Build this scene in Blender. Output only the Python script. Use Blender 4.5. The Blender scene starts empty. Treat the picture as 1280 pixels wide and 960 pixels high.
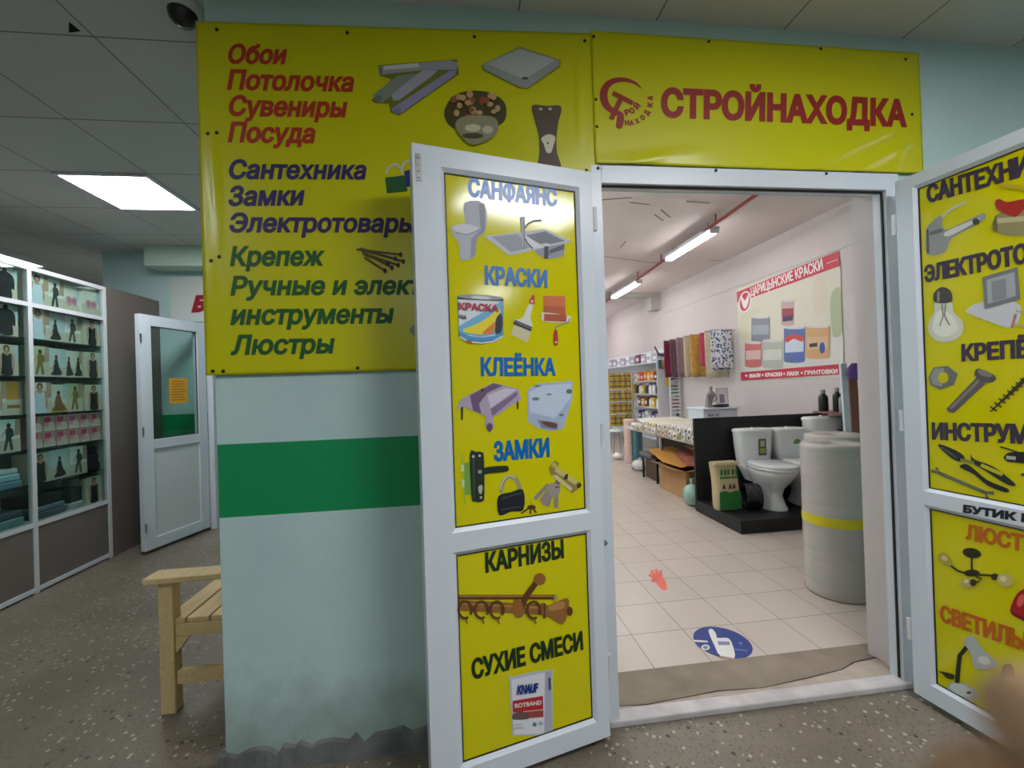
import bpy, math, random
from mathutils import Vector, Matrix
from mathutils.geometry import delaunay_2d_cdt
import numpy as np
random.seed(7)
SC = bpy.context.scene
COL = SC.collection
PI = math.pi

# ------------------------------------------------------------------ camera
FPX = 530.19; YAW, PITCH, ROLL = .118589, .005067, -.032822; HC = 1.40
cy, sy, cp, sp = math.cos(YAW), math.sin(YAW), math.cos(PITCH), math.sin(PITCH)
_f = Vector((sy*cp, cy*cp, sp)); _r = Vector((cy, -sy, 0)); _u = _r.cross(_f)
_c, _s = math.cos(ROLL), math.sin(ROLL)
CR, CU = _c*_r+_s*_u, -_s*_r+_c*_u
CAM = Vector((0, 0, HC))
cd = bpy.data.cameras.new('camera'); cam = bpy.data.objects.new('camera', cd); COL.objects.link(cam)
cam.matrix_world = Matrix(((CR.x, CU.x, -_f.x, 0), (CR.y, CU.y, -_f.y, 0), (CR.z, CU.z, -_f.z, HC), (0, 0, 0, 1)))
cd.sensor_width = 36; cd.lens = FPX/1280*36; cd.clip_start = .01; cd.clip_end = 100
cd.dof.use_dof = True; cd.dof.focus_distance = 2.6; cd.dof.aperture_fstop = 2.3
SC.camera = cam
# ------------------------------------------------------------------ world and exposure
w = bpy.data.worlds.new('world'); SC.world = w; w.use_nodes = True
w.node_tree.nodes['Background'].inputs[0].default_value = (.6, .62, .65, 1)
w.node_tree.nodes['Background'].inputs[1].default_value = .05
SC.view_settings.view_transform = 'Standard'; SC.view_settings.look = 'None'
SC.view_settings.exposure = 0; SC.view_settings.gamma = 1; SC.view_settings.use_curve_mapping = False
HALL_E, SHOP_E, FAR_E = 31.0, 29.5, 16.0      # emission of the lamps

# ------------------------------------------------------------------ helpers
def lin(c):
    return tuple((v/255/12.92 if v/255 <= .04045 else ((v/255+.055)/1.055)**2.4) for v in c)
MATS = {}
def M(name, col=None, rough=.5, metal=0, emit=0, bump=0, bscale=40, noise=0, nscale=8, trans=0, spec=.5, coat=0, stretch=None):
    if name in MATS: return MATS[name]
    m = bpy.data.materials.new(name); m.use_nodes = True
    nt = m.node_tree; b = nt.nodes['Principled BSDF']; L = nt.links
    rgb = lin(col)+(1,)
    b.inputs['Base Color'].default_value = rgb; b.inputs['Roughness'].default_value = rough
    b.inputs['Metallic'].default_value = metal; b.inputs['Specular IOR Level'].default_value = spec
    if coat: b.inputs['Coat Weight'].default_value = coat; b.inputs['Coat Roughness'].default_value = .08
    if trans: b.inputs['Transmission Weight'].default_value = trans
    if emit:
        b.inputs['Emission Color'].default_value = rgb; b.inputs['Emission Strength'].default_value = emit
    if bump or noise:
        tc = nt.nodes.new('ShaderNodeTexCoord'); mp = nt.nodes.new('ShaderNodeMapping')
        L.new(tc.outputs['Object'], mp.inputs[0])
        if stretch: mp.inputs['Scale'].default_value = stretch
    if noise:
        n = nt.nodes.new('ShaderNodeTexNoise'); n.inputs['Scale'].default_value = nscale; n.inputs['Detail'].default_value = 4
        L.new(mp.outputs[0], n.inputs[0])
        r = nt.nodes.new('ShaderNodeMapRange'); r.inputs[1].default_value = .3; r.inputs[2].default_value = .7
        r.inputs[3].default_value = 1-noise; r.inputs[4].default_value = 1+noise; L.new(n.outputs[0], r.inputs[0])
        mx = nt.nodes.new('ShaderNodeVectorMath'); mx.operation = 'SCALE'; mx.inputs[0].default_value = rgb[:3]
        L.new(r.outputs[0], mx.inputs['Scale']); L.new(mx.outputs[0], b.inputs['Base Color'])
    if bump:
        n2 = nt.nodes.new('ShaderNodeTexNoise'); n2.inputs['Scale'].default_value = bscale; n2.inputs['Detail'].default_value = 3
        L.new(mp.outputs[0], n2.inputs[0])
        bp = nt.nodes.new('ShaderNodeBump'); bp.inputs['Strength'].default_value = bump; bp.inputs['Distance'].default_value = .01
        L.new(n2.outputs[0], bp.inputs['Height']); L.new(bp.outputs[0], b.inputs['Normal'])
    MATS[name] = m; return m
def ink(r, g, b, rough=.5): return M('ink_%d_%d_%d' % (r, g, b), (r, g, b), rough)
def nodes(name):
    m = bpy.data.materials.new(name); m.use_nodes = True; MATS[name] = m
    return m, m.node_tree, m.node_tree.nodes['Principled BSDF'], m.node_tree.links
def glassmat(name, tint=(235, 245, 242), refl=1.0):
    m, nt, b, L = nodes(name); nt.nodes.remove(b); out = nt.nodes['Material Output']
    t = nt.nodes.new('ShaderNodeBsdfTransparent'); t.inputs[0].default_value = lin(tint)+(1,)
    g = nt.nodes.new('ShaderNodeBsdfGlossy'); g.inputs['Roughness'].default_value = .03
    fr = nt.nodes.new('ShaderNodeFresnel'); fr.inputs[0].default_value = 1.45
    mu = nt.nodes.new('ShaderNodeMath'); mu.operation = 'MULTIPLY'; mu.inputs[1].default_value = refl; L.new(fr.outputs[0], mu.inputs[0])
    ge = nt.nodes.new('ShaderNodeNewGeometry'); iv = nt.nodes.new('ShaderNodeMath'); iv.operation = 'SUBTRACT'; iv.inputs[0].default_value = refl; L.new(ge.outputs['Backfacing'], iv.inputs[1]); iv.use_clamp = True; L.new(iv.outputs[0], mu.inputs[1])
    mx = nt.nodes.new('ShaderNodeMixShader'); L.new(mu.outputs[0], mx.inputs[0]); L.new(t.outputs[0], mx.inputs[1]); L.new(g.outputs[0], mx.inputs[2])
    L.new(mx.outputs[0], out.inputs[0]); return m

class MB:
    """collects shapes in world coordinates and links them as ONE mesh object"""
    def __init__(s, mat): s.v = []; s.f = []; s.mi = []; s.sm = []; s.mats = []; s.use(mat)
    def use(s, mat):
        if mat not in s.mats: s.mats.append(mat)
        s.k = s.mats.index(mat); return s
    def add(s, vs, fs, smooth=False):
        o = len(s.v); s.v += [Vector(p) for p in vs]
        for f in fs: s.f.append([i+o for i in f]); s.mi.append(s.k); s.sm.append(smooth)
        return s
    def poly(s, pts): return s.add(pts, [list(range(len(pts)))])
    def box(s, x0, x1, y0, y1, z0, z1):
        return s.add([(x, y, z) for x in (x0, x1) for y in (y0, y1) for z in (z0, z1)],
            [(0, 1, 3, 2), (4, 6, 7, 5), (0, 4, 5, 1), (2, 3, 7, 6), (0, 2, 6, 4), (1, 5, 7, 3)])
    def obox(s, c, ax, ay, az):
        c, ax, ay, az = map(Vector, (c, ax, ay, az))
        fl = [(0, 1, 3, 2), (4, 6, 7, 5), (0, 4, 5, 1), (2, 3, 7, 6), (0, 2, 6, 4), (1, 5, 7, 3)]
        if ax.cross(ay).dot(az) < 0: fl = [tuple(reversed(f)) for f in fl]
        return s.add([c+a*ax+b*ay+d*az for a in (-1, 1) for b in (-1, 1) for d in (-1, 1)], fl)
    def loft(s, rings, caps=True, smooth=True, closed=True):
        n = len(rings[0]); vs = [p for r in rings for p in r]; fs = []
        for i in range(len(rings)-1):
            for j in range(n if closed else n-1):
                a, b = i*n+j, i*n+(j+1) % n
                fs.append((a, b, b+n, a+n))
        s.add(vs, fs, smooth)
        if caps: s.add(rings[0], [list(range(n))[::-1]]); s.add(rings[-1], [list(range(n))])
        return s
    def lathe(s, prof, c=(0, 0, 0), axis=(0, 0, 1), seg=24, caps=True, sx=1, sy=1):
        c = Vector(c); q = Vector((0, 0, 1)).rotation_difference(Vector(axis).normalized())
        rings = [[c+q @ Vector((max(r, 1e-4)*math.cos(t)*sx, max(r, 1e-4)*math.sin(t)*sy, z)) for t in [2*PI*i/seg for i in range(seg)]] for r, z in prof]
        return s.loft(rings, caps)
    def cyl(s, p0, p1, r, r1=None, seg=16, caps=True):
        d = Vector(p1)-Vector(p0); return s.lathe([(r, 0), (r if r1 is None else r1, d.length)], p0, d, seg, caps)
    def ball(s, c, rx, ry=None, rz=None, seg=16, jit=0):
        ry = ry or rx; rz = rz or rx; c = Vector(c); rings = []
        for i in range(seg//2+1):
            a = PI*i/(seg//2)-PI/2
            rings.append([c+Vector((rx*max(math.cos(a), 1e-4)*math.cos(t), ry*max(math.cos(a), 1e-4)*math.sin(t), rz*math.sin(a)))*(1+jit*(random.random()-.5)) for t in [2*PI*j/seg for j in range(seg)]])
        return s.loft(rings, False)
    def tube(s, pts, r, seg=8, caps=True):
        pts = [Vector(p) for p in pts]; rings = []; nrm = None
        for i, p in enumerate(pts):
            t = (pts[min(i+1, len(pts)-1)]-pts[max(i-1, 0)]).normalized()
            if nrm is None: nrm = t.orthogonal().normalized()
            nrm = (nrm-t*nrm.dot(t)).normalized(); b = t.cross(nrm)
            rr = r[i] if isinstance(r, (list, tuple)) else r
            rings.append([p+rr*(math.cos(a)*nrm+math.sin(a)*b) for a in [2*PI*j/seg for j in range(seg)]])
        return s.loft(rings, caps)
    def torus(s, c, axis, R, r, seg=28, rs=8):
        c = Vector(c); q = Vector((0, 0, 1)).rotation_difference(Vector(axis).normalized()); rings = []
        for i in range(seg+1):
            a = 2*PI*i/seg; d = Vector((math.cos(a), math.sin(a), 0))
            rings.append([c+q @ (d*(R+r*math.cos(t))+Vector((0, 0, r*math.sin(t)))) for t in [2*PI*j/rs for j in range(rs)]])
        return s.loft(rings, False)
    def build(s, name, parent=None, loc=None, bevel=0, seg=2):
        org = Vector(loc) if loc is not None else Vector((0, 0, 0))
        if parent is not None: org = WORLD[parent.name]
        me = bpy.data.meshes.new(name); me.from_pydata([tuple(p-org) for p in s.v], [], s.f)
        for m in s.mats: me.materials.append(m)
        me.polygons.foreach_set('material_index', s.mi); me.polygons.foreach_set('use_smooth', s.sm); me.update()
        o = bpy.data.objects.new(name, me); COL.objects.link(o)
        WORLD[o.name] = org
        if parent is not None: o.parent = parent
        else: o.location = org
        if bevel:
            b = o.modifiers.new('bevel', 'BEVEL'); b.width = bevel; b.segments = seg; b.limit_method = 'ANGLE'; b.angle_limit = .7
        return o
WORLD = {}
def tag(o, label, cat, group=None, kind=None):
    if label: o['label'] = label
    if cat: o['category'] = cat
    if group: o['group'] = group
    if kind: o['kind'] = kind
    return o
def thing(name, loc, label, cat, group=None, kind=None):
    o = bpy.data.objects.new(name, None); o.empty_display_size = .05; COL.objects.link(o); o.location = loc
    WORLD[o.name] = Vector(loc); return tag(o, label, cat, group, kind)
def copy(o, loc=None, rz=None, label=None, scale=None):
    c = o.copy(); COL.objects.link(c)
    for ch in o.children:
        d = ch.copy(); COL.objects.link(d); d.parent = c
        for g in ch.children:
            e = g.copy(); COL.objects.link(e); e.parent = d
    if loc is not None: c.location = loc
    if rz is not None: c.rotation_euler = (0, 0, rz)
    if scale: c.scale = scale
    if label: c['label'] = label
    return c
def struct(name, mb, label, cat, bevel=0, parent=None):
    o = mb.build(name, parent, bevel=bevel)
    return tag(o, label, cat, kind='structure')
ORD = ['first', 'second', 'third', 'fourth', 'fifth', 'sixth', 'seventh', 'eighth', 'ninth', 'tenth', 'eleventh', 'twelfth', 'thirteenth', 'fourteenth', 'fifteenth', 'sixteenth']

class Plane:
    """a flat printed sheet: origin, unit right, unit up, unit outward normal"""
    def __init__(s, o, u, n): s.o = Vector(o); s.u = Vector(u).normalized(); s.n = Vector(n).normalized(); s.v = Vector((0, 0, 1))
    def at(s, px, py):                      # point of the sheet seen at a pixel of the 1280x960 photograph -> sheet coordinates in metres
        px, py = float(px), float(py); d = CR*((px-640)/FPX)+CU*((480-py)/FPX)+_f
        p = CAM+d*((s.o-CAM).dot(s.n)/d.dot(s.n))-s.o
        return p.dot(s.u), p.dot(s.v)
    def w(s, a, b, h=0): a, b, h = float(a), float(b), float(h); return s.o+a*s.u+b*s.v+h*s.n
def smooth(pts, n=5):
    out = []; k = len(pts)
    for i in range(k):
        p0, p1, p2, p3 = (np.array(pts[(i+j-1) % k], float) for j in range(4))
        for t in [j/n for j in range(n)]:
            out.append(tuple(.5*(2*p1+(p2-p0)*t+(2*p0-5*p1+4*p2-p3)*t*t+(3*p1-p0-3*p2+p3)*t**3)))
    return out
def ell(cx, cy_, rx, ry, rot=0, n=20, a0=0, a1=360):
    c, s_ = math.cos(math.radians(rot)), math.sin(math.radians(rot)); out = []
    full = a1-a0 >= 360
    for i in range(n if full else n+1):
        t = math.radians(a0+(a1-a0)*i/n); x, y = rx*math.cos(t), ry*math.sin(t); out.append((cx+x*c-y*s_, cy_+x*s_+y*c))
    return out
def stroke(pts, wd):
    """a 2D band of width wd along a polyline"""
    L, R = [], []; pts = [np.array(p, float) for p in pts]
    for i, p in enumerate(pts):
        t = pts[min(i+1, len(pts)-1)]-pts[max(i-1, 0)]; t = t/(np.hypot(*t)+1e-9); n = np.array((-t[1], t[0]))*(wd[i] if isinstance(wd, (list, tuple)) else wd)/2
        L.append(tuple(p+n)); R.append(tuple(p-n))
    return L+R[::-1]
def tri(mb, pts3):
    mb.poly(pts3)
def pic(name, parent, pl, shapes, zoom=(0, 0, 1), h0=.0012):
    """a printed picture: flat coloured shapes, given in the pixels of a zoomed crop (x0, y0, scale), each shape a hair above the one below"""
    mb = None
    for i, (col, pts) in enumerate(shapes):
        m = ink(*col)
        mb = mb.use(m) if mb else MB(m)
        q = [pl.at(zoom[0]+x/zoom[2], zoom[1]+y/zoom[2]) for x, y in pts]
        ar = sum(q[k-1][0]*q[k][1]-q[k][0]*q[k-1][1] for k in range(len(q)))
        if ar < 0: q = q[::-1]
        mb.poly([pl.w(a, b, h0+.0003*i) for a, b in q])
    return mb.build(name, parent)
def textcurve(body):
    c = bpy.data.curves.new('t', 'FONT'); c.body = body; o = bpy.data.objects.new('t', c); COL.objects.link(o)
    bpy.context.view_layer.update()
    k = o.to_curve(bpy.context.evaluated_depsgraph_get()).copy(); o.to_curve_clear()
    bpy.data.objects.remove(o); bpy.data.curves.remove(c); return k
def xmax(k):
    xs = [p.co.x for s in k.splines for p in s.bezier_points]; return min(xs), max(xs)
def text2d(body, W, H, bold, prefix=None, res=4):
    """flat lettering: cap height H, width W (of the prefix if one is given), strokes thickened by bold*H -> verts, faces"""
    k = textcurve(body); x0, x1 = xmax(k)
    if prefix: x1 = xmax(textcurve(prefix))[1]
    cap = .729; o = bold*H; sx, sy_ = (W-2*o)/(x1-x0), (H-2*o)/cap; loops = []
    for s in k.splines:
        P = []; n = len(s.bezier_points)
        for i in range(n):
            p, q = s.bezier_points[i], s.bezier_points[(i+1) % n]
            c = [np.array(v[:2]) for v in (p.co, p.handle_right, q.handle_left, q.co)]
            d = c[3]-c[0]; st = abs(d[0]*(c[1]-c[0])[1]-d[1]*(c[1]-c[0])[0])+abs(d[0]*(c[2]-c[0])[1]-d[1]*(c[2]-c[0])[0]) < 1e-4
            for t in ([0] if st else [j/res for j in range(res)]):
                P.append(((1-t)**3*c[0]+3*(1-t)**2*t*c[1]+3*(1-t)*t*t*c[2]+t**3*c[3]-np.array((x0, 0)))*np.array((sx, sy_))+o)
        Q = []
        for p in P:
            if not Q or np.hypot(*(p-Q[-1])) > H*.004: Q.append(p)
        while len(Q) > 1 and np.hypot(*(Q[0]-Q[-1])) <= H*.004: Q.pop()
        if len(Q) > 2: loops.append(Q)
    bpy.data.curves.remove(k)
    area = lambda L: sum(L[i-1][0]*L[i][1]-L[i][0]*L[i-1][1] for i in range(len(L)))/2
    big = max(loops, key=lambda L: abs(area(L))); sgn = 1 if area(big) > 0 else -1
    def off(L):
        out = []
        for i in range(len(L)):
            p = L[i]; d1_ = p-L[i-1]; d2_ = L[(i+1) % len(L)]-p; d1_ = d1_/np.hypot(*d1_); d2_ = d2_/np.hypot(*d2_)
            n1_, n2_ = np.array((d1_[1], -d1_[0])), np.array((d2_[1], -d2_[0])); m = n1_+n2_; l = np.hypot(*m)
            m = m/l if l > .2 else n1_; f = min(1.9, 1/max(.3, m.dot(n1_)))
            out.append(p+sgn*o*f*m)
        return out
    vs, fs = [], []; grp = [off(L) for L in loops]
    flat = [Vector((float(p[0]), float(p[1]))) for g in grp for p in g]; eds = []; k0 = 0
    for g in grp: eds += [(k0+i, k0+(i+1) % len(g)) for i in range(len(g))]; k0 += len(g)
    cv, _, cf = delaunay_2d_cdt(flat, eds, [], 0, H*1e-4)[:3]; vs = [(v.x, v.y) for v in cv]
    A_ = np.array([p for g in grp for p in g]); B_ = np.array([p for g in grp for p in g[1:]+g[:1]])
    C_ = np.array([[sum(vs[i][j] for i in t)/3 for j in (0, 1)] for t in cf])
    for t, c in zip(cf, C_):                # nonzero winding, so overlapping strokes merge
        cr = (B_[:, 0]-A_[:, 0])*(c[1]-A_[:, 1])-(c[0]-A_[:, 0])*(B_[:, 1]-A_[:, 1])
        wn = ((A_[:, 1] <= c[1]) & (B_[:, 1] > c[1]) & (cr > 0)).sum()-((B_[:, 1] <= c[1]) & (A_[:, 1] > c[1]) & (cr < 0)).sum()
        if wn*sgn > 0: fs.append(list(t))
    out = []
    for f in fs:
        a_ = sum(vs[f[i-1]][0]*vs[f[i]][1]-vs[f[i]][0]*vs[f[i-1]][1] for i in range(3)); out.append(f if a_ > 0 else f[::-1])
    return vs, out
def lettering(mb, pl, body, bl, br, tl, bold=.03, prefix=None, zoom=(0, 0, 1), h=.0014, raw=False):
    """text on a sheet with baseline bl-br and first stem bl-tl"""
    if raw: A, B, T = (np.array(p) for p in (bl, br, tl))
    else: A, B, T = (np.array(pl.at(zoom[0]+p[0]/zoom[2], zoom[1]+p[1]/zoom[2])) for p in (bl, br, tl))
    W = np.hypot(*(B-A)); H = np.hypot(*(T-A)); ux, uy = (B-A)/W, (T-A)/H
    vs, fs = text2d(body, W, H, bold, prefix)
    P = [A+x*ux+y*uy for x, y in vs]
    mb.add([pl.w(p[0], p[1], h) for p in P], fs); return mb
def fl(px, py, z=0):
    px, py = float(px), float(py)
    d = CR*((px-640)/FPX)+CU*((480-py)/FPX)+_f; return CAM+d*((z-HC)/d.z)

# ------------------------------------------------------------------ materials
WHITE = M('white_pvc', (214, 221, 231), .3)
WHITE2 = M('white_aluminium', (214, 216, 220), .35)
DARKSEAL = M('dark_seal', (22, 22, 24), .6)
STEEL = M('steel', (170, 170, 172), .3, 1)
CHROME = M('chrome', (215, 215, 218), .15, 1)
BLACK = M('black_paint', (24, 24, 26), .55, noise=.2, nscale=20)
BLACKP = M('black_plastic', (20, 20, 22), .35)
CERAM = M('white_ceramic', (228, 229, 230), .08, coat=.5)
CARD = M('cardboard', (178, 134, 92), .8, noise=.12, nscale=6)
GLASS = glassmat('clear_glass')
YEL = M('yellow_film', (214, 206, 0), .12, spec=.5)
YELB = M('yellow_vinyl', (200, 198, 0), .3, bump=.35, bscale=3.2, stretch=(1, 1, .6))
PLYW = M('pale_wood', (205, 180, 130), .55, noise=.12, nscale=5, stretch=(12, 1, 12))

def wall_mat():
    m, nt, b, L = nodes('green_painted_wall'); N = nt.nodes.new
    tc = N('ShaderNodeTexCoord'); sx = N('ShaderNodeSeparateXYZ'); L.new(tc.outputs['Object'], sx.inputs[0])
    def step(edge, up):
        a = N('ShaderNodeMath'); a.operation = 'GREATER_THAN' if up else 'LESS_THAN'; a.inputs[1].default_value = edge; L.new(sx.outputs[2], a.inputs[0]); return a
    a, c = step(.945, 1), step(1.218, 0); st = N('ShaderNodeMath'); st.operation = 'MULTIPLY'; L.new(a.outputs[0], st.inputs[0]); L.new(c.outputs[0], st.inputs[1])
    n = N('ShaderNodeTexNoise'); n.inputs['Scale'].default_value = 3; n.inputs['Detail'].default_value = 5; L.new(tc.outputs['Object'], n.inputs[0])
    r = N('ShaderNodeValToRGB'); r.color_ramp.elements[0].position = .3; r.color_ramp.elements[0].color = lin((176, 206, 205))+(1,)
    r.color_ramp.elements[1].position = .7; r.color_ramp.elements[1].color = lin((188, 214, 214))+(1,); L.new(n.outputs[0], r.inputs[0])
    mx = N('ShaderNodeMix'); mx.data_type = 'RGBA'; L.new(st.outputs[0], mx.inputs[0]); L.new(r.outputs[0], mx.inputs[6]); mx.inputs[7].default_value = lin((0, 140, 84))+(1,)
    # grime near the floor with a ragged edge
    n2 = N('ShaderNodeTexNoise'); n2.inputs['Scale'].default_value = 7; n2.inputs['Detail'].default_value = 6; L.new(tc.outputs['Object'], n2.inputs[0])
    ad = N('ShaderNodeMath'); ad.operation = 'MULTIPLY_ADD'; ad.inputs[1].default_value = .5; L.new(n2.outputs[0], ad.inputs[0]); L.new(sx.outputs[2], ad.inputs[2])
    mr = N('ShaderNodeMapRange'); mr.inputs[1].default_value = .62; mr.inputs[2].default_value = .30; mr.inputs[3].default_value = 0; mr.inputs[4].default_value = .6; L.new(ad.outputs[0], mr.inputs[0])
    mx2 = N('ShaderNodeMix'); mx2.data_type = 'RGBA'; L.new(mr.outputs[0], mx2.inputs[0]); L.new(mx.outputs[2], mx2.inputs[6]); mx2.inputs[7].default_value = lin((112, 118, 100))+(1,)
    L.new(mx2.outputs[2], b.inputs['Base Color']); b.inputs['Roughness'].default_value = .5
    n3 = N('ShaderNodeTexNoise'); n3.inputs['Scale'].default_value = 30; L.new(tc.outputs['Object'], n3.inputs[0])
    bp = N('ShaderNodeBump'); bp.inputs['Strength'].default_value = .12; bp.inputs['Distance'].default_value = .01; L.new(n3.outputs[0], bp.inputs['Height']); L.new(bp.outputs[0], b.inputs['Normal'])
    return m
WALLG = wall_mat()
def grid_mat(name, base, seam, sx_, sy_, ox, oy, wd, rough, var=.06, bumpn=0, nscale=3, spots=None):
    m, nt, b, L = nodes(name); N = nt.nodes.new
    tc = N('ShaderNodeTexCoord'); sp_ = N('ShaderNodeSeparateXYZ'); L.new(tc.outputs['Object'], sp_.inputs[0])
    def line(i, s_, o_):
        a = N('ShaderNodeMath'); a.operation = 'SUBTRACT'; a.inputs[1].default_value = o_; L.new(sp_.outputs[i], a.inputs[0])
        d = N('ShaderNodeMath'); d.operation = 'DIVIDE'; d.inputs[1].default_value = s_; L.new(a.outputs[0], d.inputs[0])
        f = N('ShaderNodeMath'); f.operation = 'FLOOR'; L.new(d.outputs[0], f.inputs[0])
        h = N('ShaderNodeMath'); h.operation = 'ADD'; h.inputs[1].default_value = .5; L.new(d.outputs[0], h.inputs[0])
        p = N('ShaderNodeMath'); p.operation = 'FRACT'; L.new(h.outputs[0], p.inputs[0])
        q = N('ShaderNodeMath'); q.operation = 'SUBTRACT'; q.inputs[1].default_value = .5; L.new(p.outputs[0], q.inputs[0])
        ab = N('ShaderNodeMath'); ab.operation = 'ABSOLUTE'; L.new(q.outputs[0], ab.inputs[0])
        lt = N('ShaderNodeMath'); lt.operation = 'LESS_THAN'; lt.inputs[1].default_value = wd/s_/2; L.new(ab.outputs[0], lt.inputs[0]); return lt, f
    (l1, f1), (l2, f2) = line(0, sx_, ox), line(1, sy_, oy)
    mxl = N('ShaderNodeMath'); mxl.operation = 'MAXIMUM'; L.new(l1.outputs[0], mxl.inputs[0]); L.new(l2.outputs[0], mxl.inputs[1])
    cx = N('ShaderNodeCombineXYZ'); L.new(f1.outputs[0], cx.inputs[0]); L.new(f2.outputs[0], cx.inputs[1])
    wn = N('ShaderNodeTexWhiteNoise'); L.new(cx.outputs[0], wn.inputs[0])
    n = N('ShaderNodeTexNoise'); n.inputs['Scale'].default_value = nscale; n.inputs['Detail'].default_value = 5; L.new(tc.outputs['Object'], n.inputs[0])
    av = N('ShaderNodeMath'); av.operation = 'ADD'; L.new(wn.outputs[0], av.inputs[0]); L.new(n.outputs[0], av.inputs[1])
    r = N('ShaderNodeMapRange'); r.inputs[1].default_value = .3; r.inputs[2].default_value = 1.7; r.inputs[3].default_value = 1-var; r.inputs[4].default_value = 1+var; L.new(av.outputs[0], r.inputs[0])
    sc = N('ShaderNodeVectorMath'); sc.operation = 'SCALE'; sc.inputs[0].default_value = lin(base); L.new(r.outputs[0], sc.inputs['Scale'])
    mx = N('ShaderNodeMix'); mx.data_type = 'RGBA'; L.new(mxl.outputs[0], mx.inputs[0]); L.new(sc.outputs[0], mx.inputs[6]); mx.inputs[7].default_value = lin(seam)+(1,)
    L.new(mx.outputs[2], b.inputs['Base Color']); b.inputs['Roughness'].default_value = rough
    inv = N('ShaderNodeMath'); inv.operation = 'SUBTRACT'; inv.inputs[0].default_value = 1; L.new(mxl.outputs[0], inv.inputs[1])
    bp = N('ShaderNodeBump'); bp.inputs['Strength'].default_value = .3; bp.inputs['Distance'].default_value = .004; L.new(inv.outputs[0], bp.inputs['Height']); L.new(bp.outputs[0], b.inputs['Normal'])
    return m
CEILM = grid_mat('ceiling_tiles', (206, 206, 204), (140, 138, 134), .59, .59, -1.49, 1.97, .008, .9, .05)
TILEM = grid_mat('floor_tiles', (198, 185, 175), (132, 113, 101), .2995, .2995, .891, 1.9706, .0045, .28, .05)
def terrazzo():
    m, nt, b, L = nodes('terrazzo'); N = nt.nodes.new
    tc = N('ShaderNodeTexCoord')
    n = N('ShaderNodeTexNoise'); n.inputs['Scale'].default_value = 1.8; n.inputs['Detail'].default_value = 6; L.new(tc.outputs['Object'], n.inputs[0])
    r = N('ShaderNodeValToRGB'); e = r.color_ramp.elements; e[0].position = .3; e[0].color = lin((104, 96, 84))+(1,); e[1].position = .7; e[1].color = lin((130, 121, 107))+(1,); L.new(n.outputs[0], r.inputs[0])
    def chips(scale, thr, col, prev, dens):
        v = N('ShaderNodeTexVoronoi'); v.inputs['Scale'].default_value = scale; L.new(tc.outputs['Object'], v.inputs[0])
        lt = N('ShaderNodeMath'); lt.operation = 'LESS_THAN'; lt.inputs[1].default_value = thr; L.new(v.outputs['Distance'], lt.inputs[0])
        s = N('ShaderNodeSeparateColor'); L.new(v.outputs['Color'], s.inputs[0])
        g = N('ShaderNodeMath'); g.operation = 'GREATER_THAN'; g.inputs[1].default_value = dens; L.new(s.outputs[0], g.inputs[0])
        mu = N('ShaderNodeMath'); mu.operation = 'MULTIPLY'; L.new(lt.outputs[0], mu.inputs[0]); L.new(g.outputs[0], mu.inputs[1])
        x = N('ShaderNodeMix'); x.data_type = 'RGBA'; L.new(mu.outputs[0], x.inputs[0]); L.new(prev, x.inputs[6]); x.inputs[7].default_value = lin(col)+(1,); return x.outputs[2]
    c = chips(70, .35, (98, 90, 78), r.outputs[0], .4)
    c = chips(45, .32, (172, 164, 150), c, .8)
    c = chips(30, .25, (60, 55, 48), c, .85)
    L.new(c, b.inputs['Base Color']); b.inputs['Roughness'].default_value = .38
    return m
TERR = terrazzo()
SHOPW = M('white_shop_wall', (206, 196, 196), .7, noise=.02)
CEIL2 = M('shop_ceiling_paint', (222, 210, 210), .9, noise=.04, nscale=2)
CONC = M('rough_cement', (136, 124, 108), .85, noise=.22, nscale=5, bump=.6, bscale=25)

# ------------------------------------------------------------------ hall and shop shell
ZC, YW = 2.93, 1.70                       # hall ceiling, face of the banner wall
struct('floor_hall', MB(TERR).box(-7, 6, -5, YW+.02, -.1, 0).box(-7, -.87, YW+.02, 9, -.1, 0), 'worn speckled terrazzo floor of the hall in front of the shop', 'floor')
struct('floor_shop', MB(TILEM).box(-.87, 4.25, 1.97, 12.2, -.1, 0).box(2.05, 4.25, 1.9, 1.97, -.1, 0), 'beige square tiled floor inside the hardware shop', 'floor')
struct('ceiling_hall', MB(CEILM).box(-7, 6, -5, YW+.02, ZC, ZC+.05).box(-7, -.87, YW+.02, 9, ZC, ZC+.05), 'grey square tiled suspended ceiling of the hall', 'ceiling')
struct('ceiling_shop', MB(CEIL2).box(-.87, 4.25, 1.72, 12.2, 3.2, 3.25), 'pale scuffed ceiling of the hardware shop', 'ceiling')
wf = MB(WALLG)
wf.box(-.91, .555, YW, 1.92, 0, ZC+.3).box(1.985, 6, YW, 1.76, 0, ZC+.3).box(2.05, 4.25, 1.76, 1.92, 0, 3.2)
wf.box(.555, 1.985, YW, 1.92, 2.30, ZC+.3).box(1.985, 2.05, 1.76, 1.92, 2.3, 3.2)
struct('wall_front', wf, 'pale green wall with dark green stripe around the shop entrance', 'wall')
struct('wall_shop_left', MB(WALLG).box(-.91, -.83, 1.92, 12.2, 0, 3.25), 'green side wall between the hall and the shop', 'wall')
struct('wall_shop_right', MB(SHOPW).box(4.05, 4.2, 1.92, 12.2, 0, 3.25), 'white right wall of the shop behind poster and toilets', 'wall')
struct('wall_shop_back', MB(SHOPW).box(-.87, 4.2, 12, 12.2, 0, 3.25), 'white far wall of the shop', 'wall')
struct('wall_hall_left', MB(WALLG).box(-7.1, -7, -5, 9, 0, ZC), 'far left hall wall beyond the showcases', 'wall')
struct('wall_hall_right', MB(WALLG).box(6, 6.1, -5, 1.76, 0, ZC), 'hall wall off to the right', 'wall')
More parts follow.
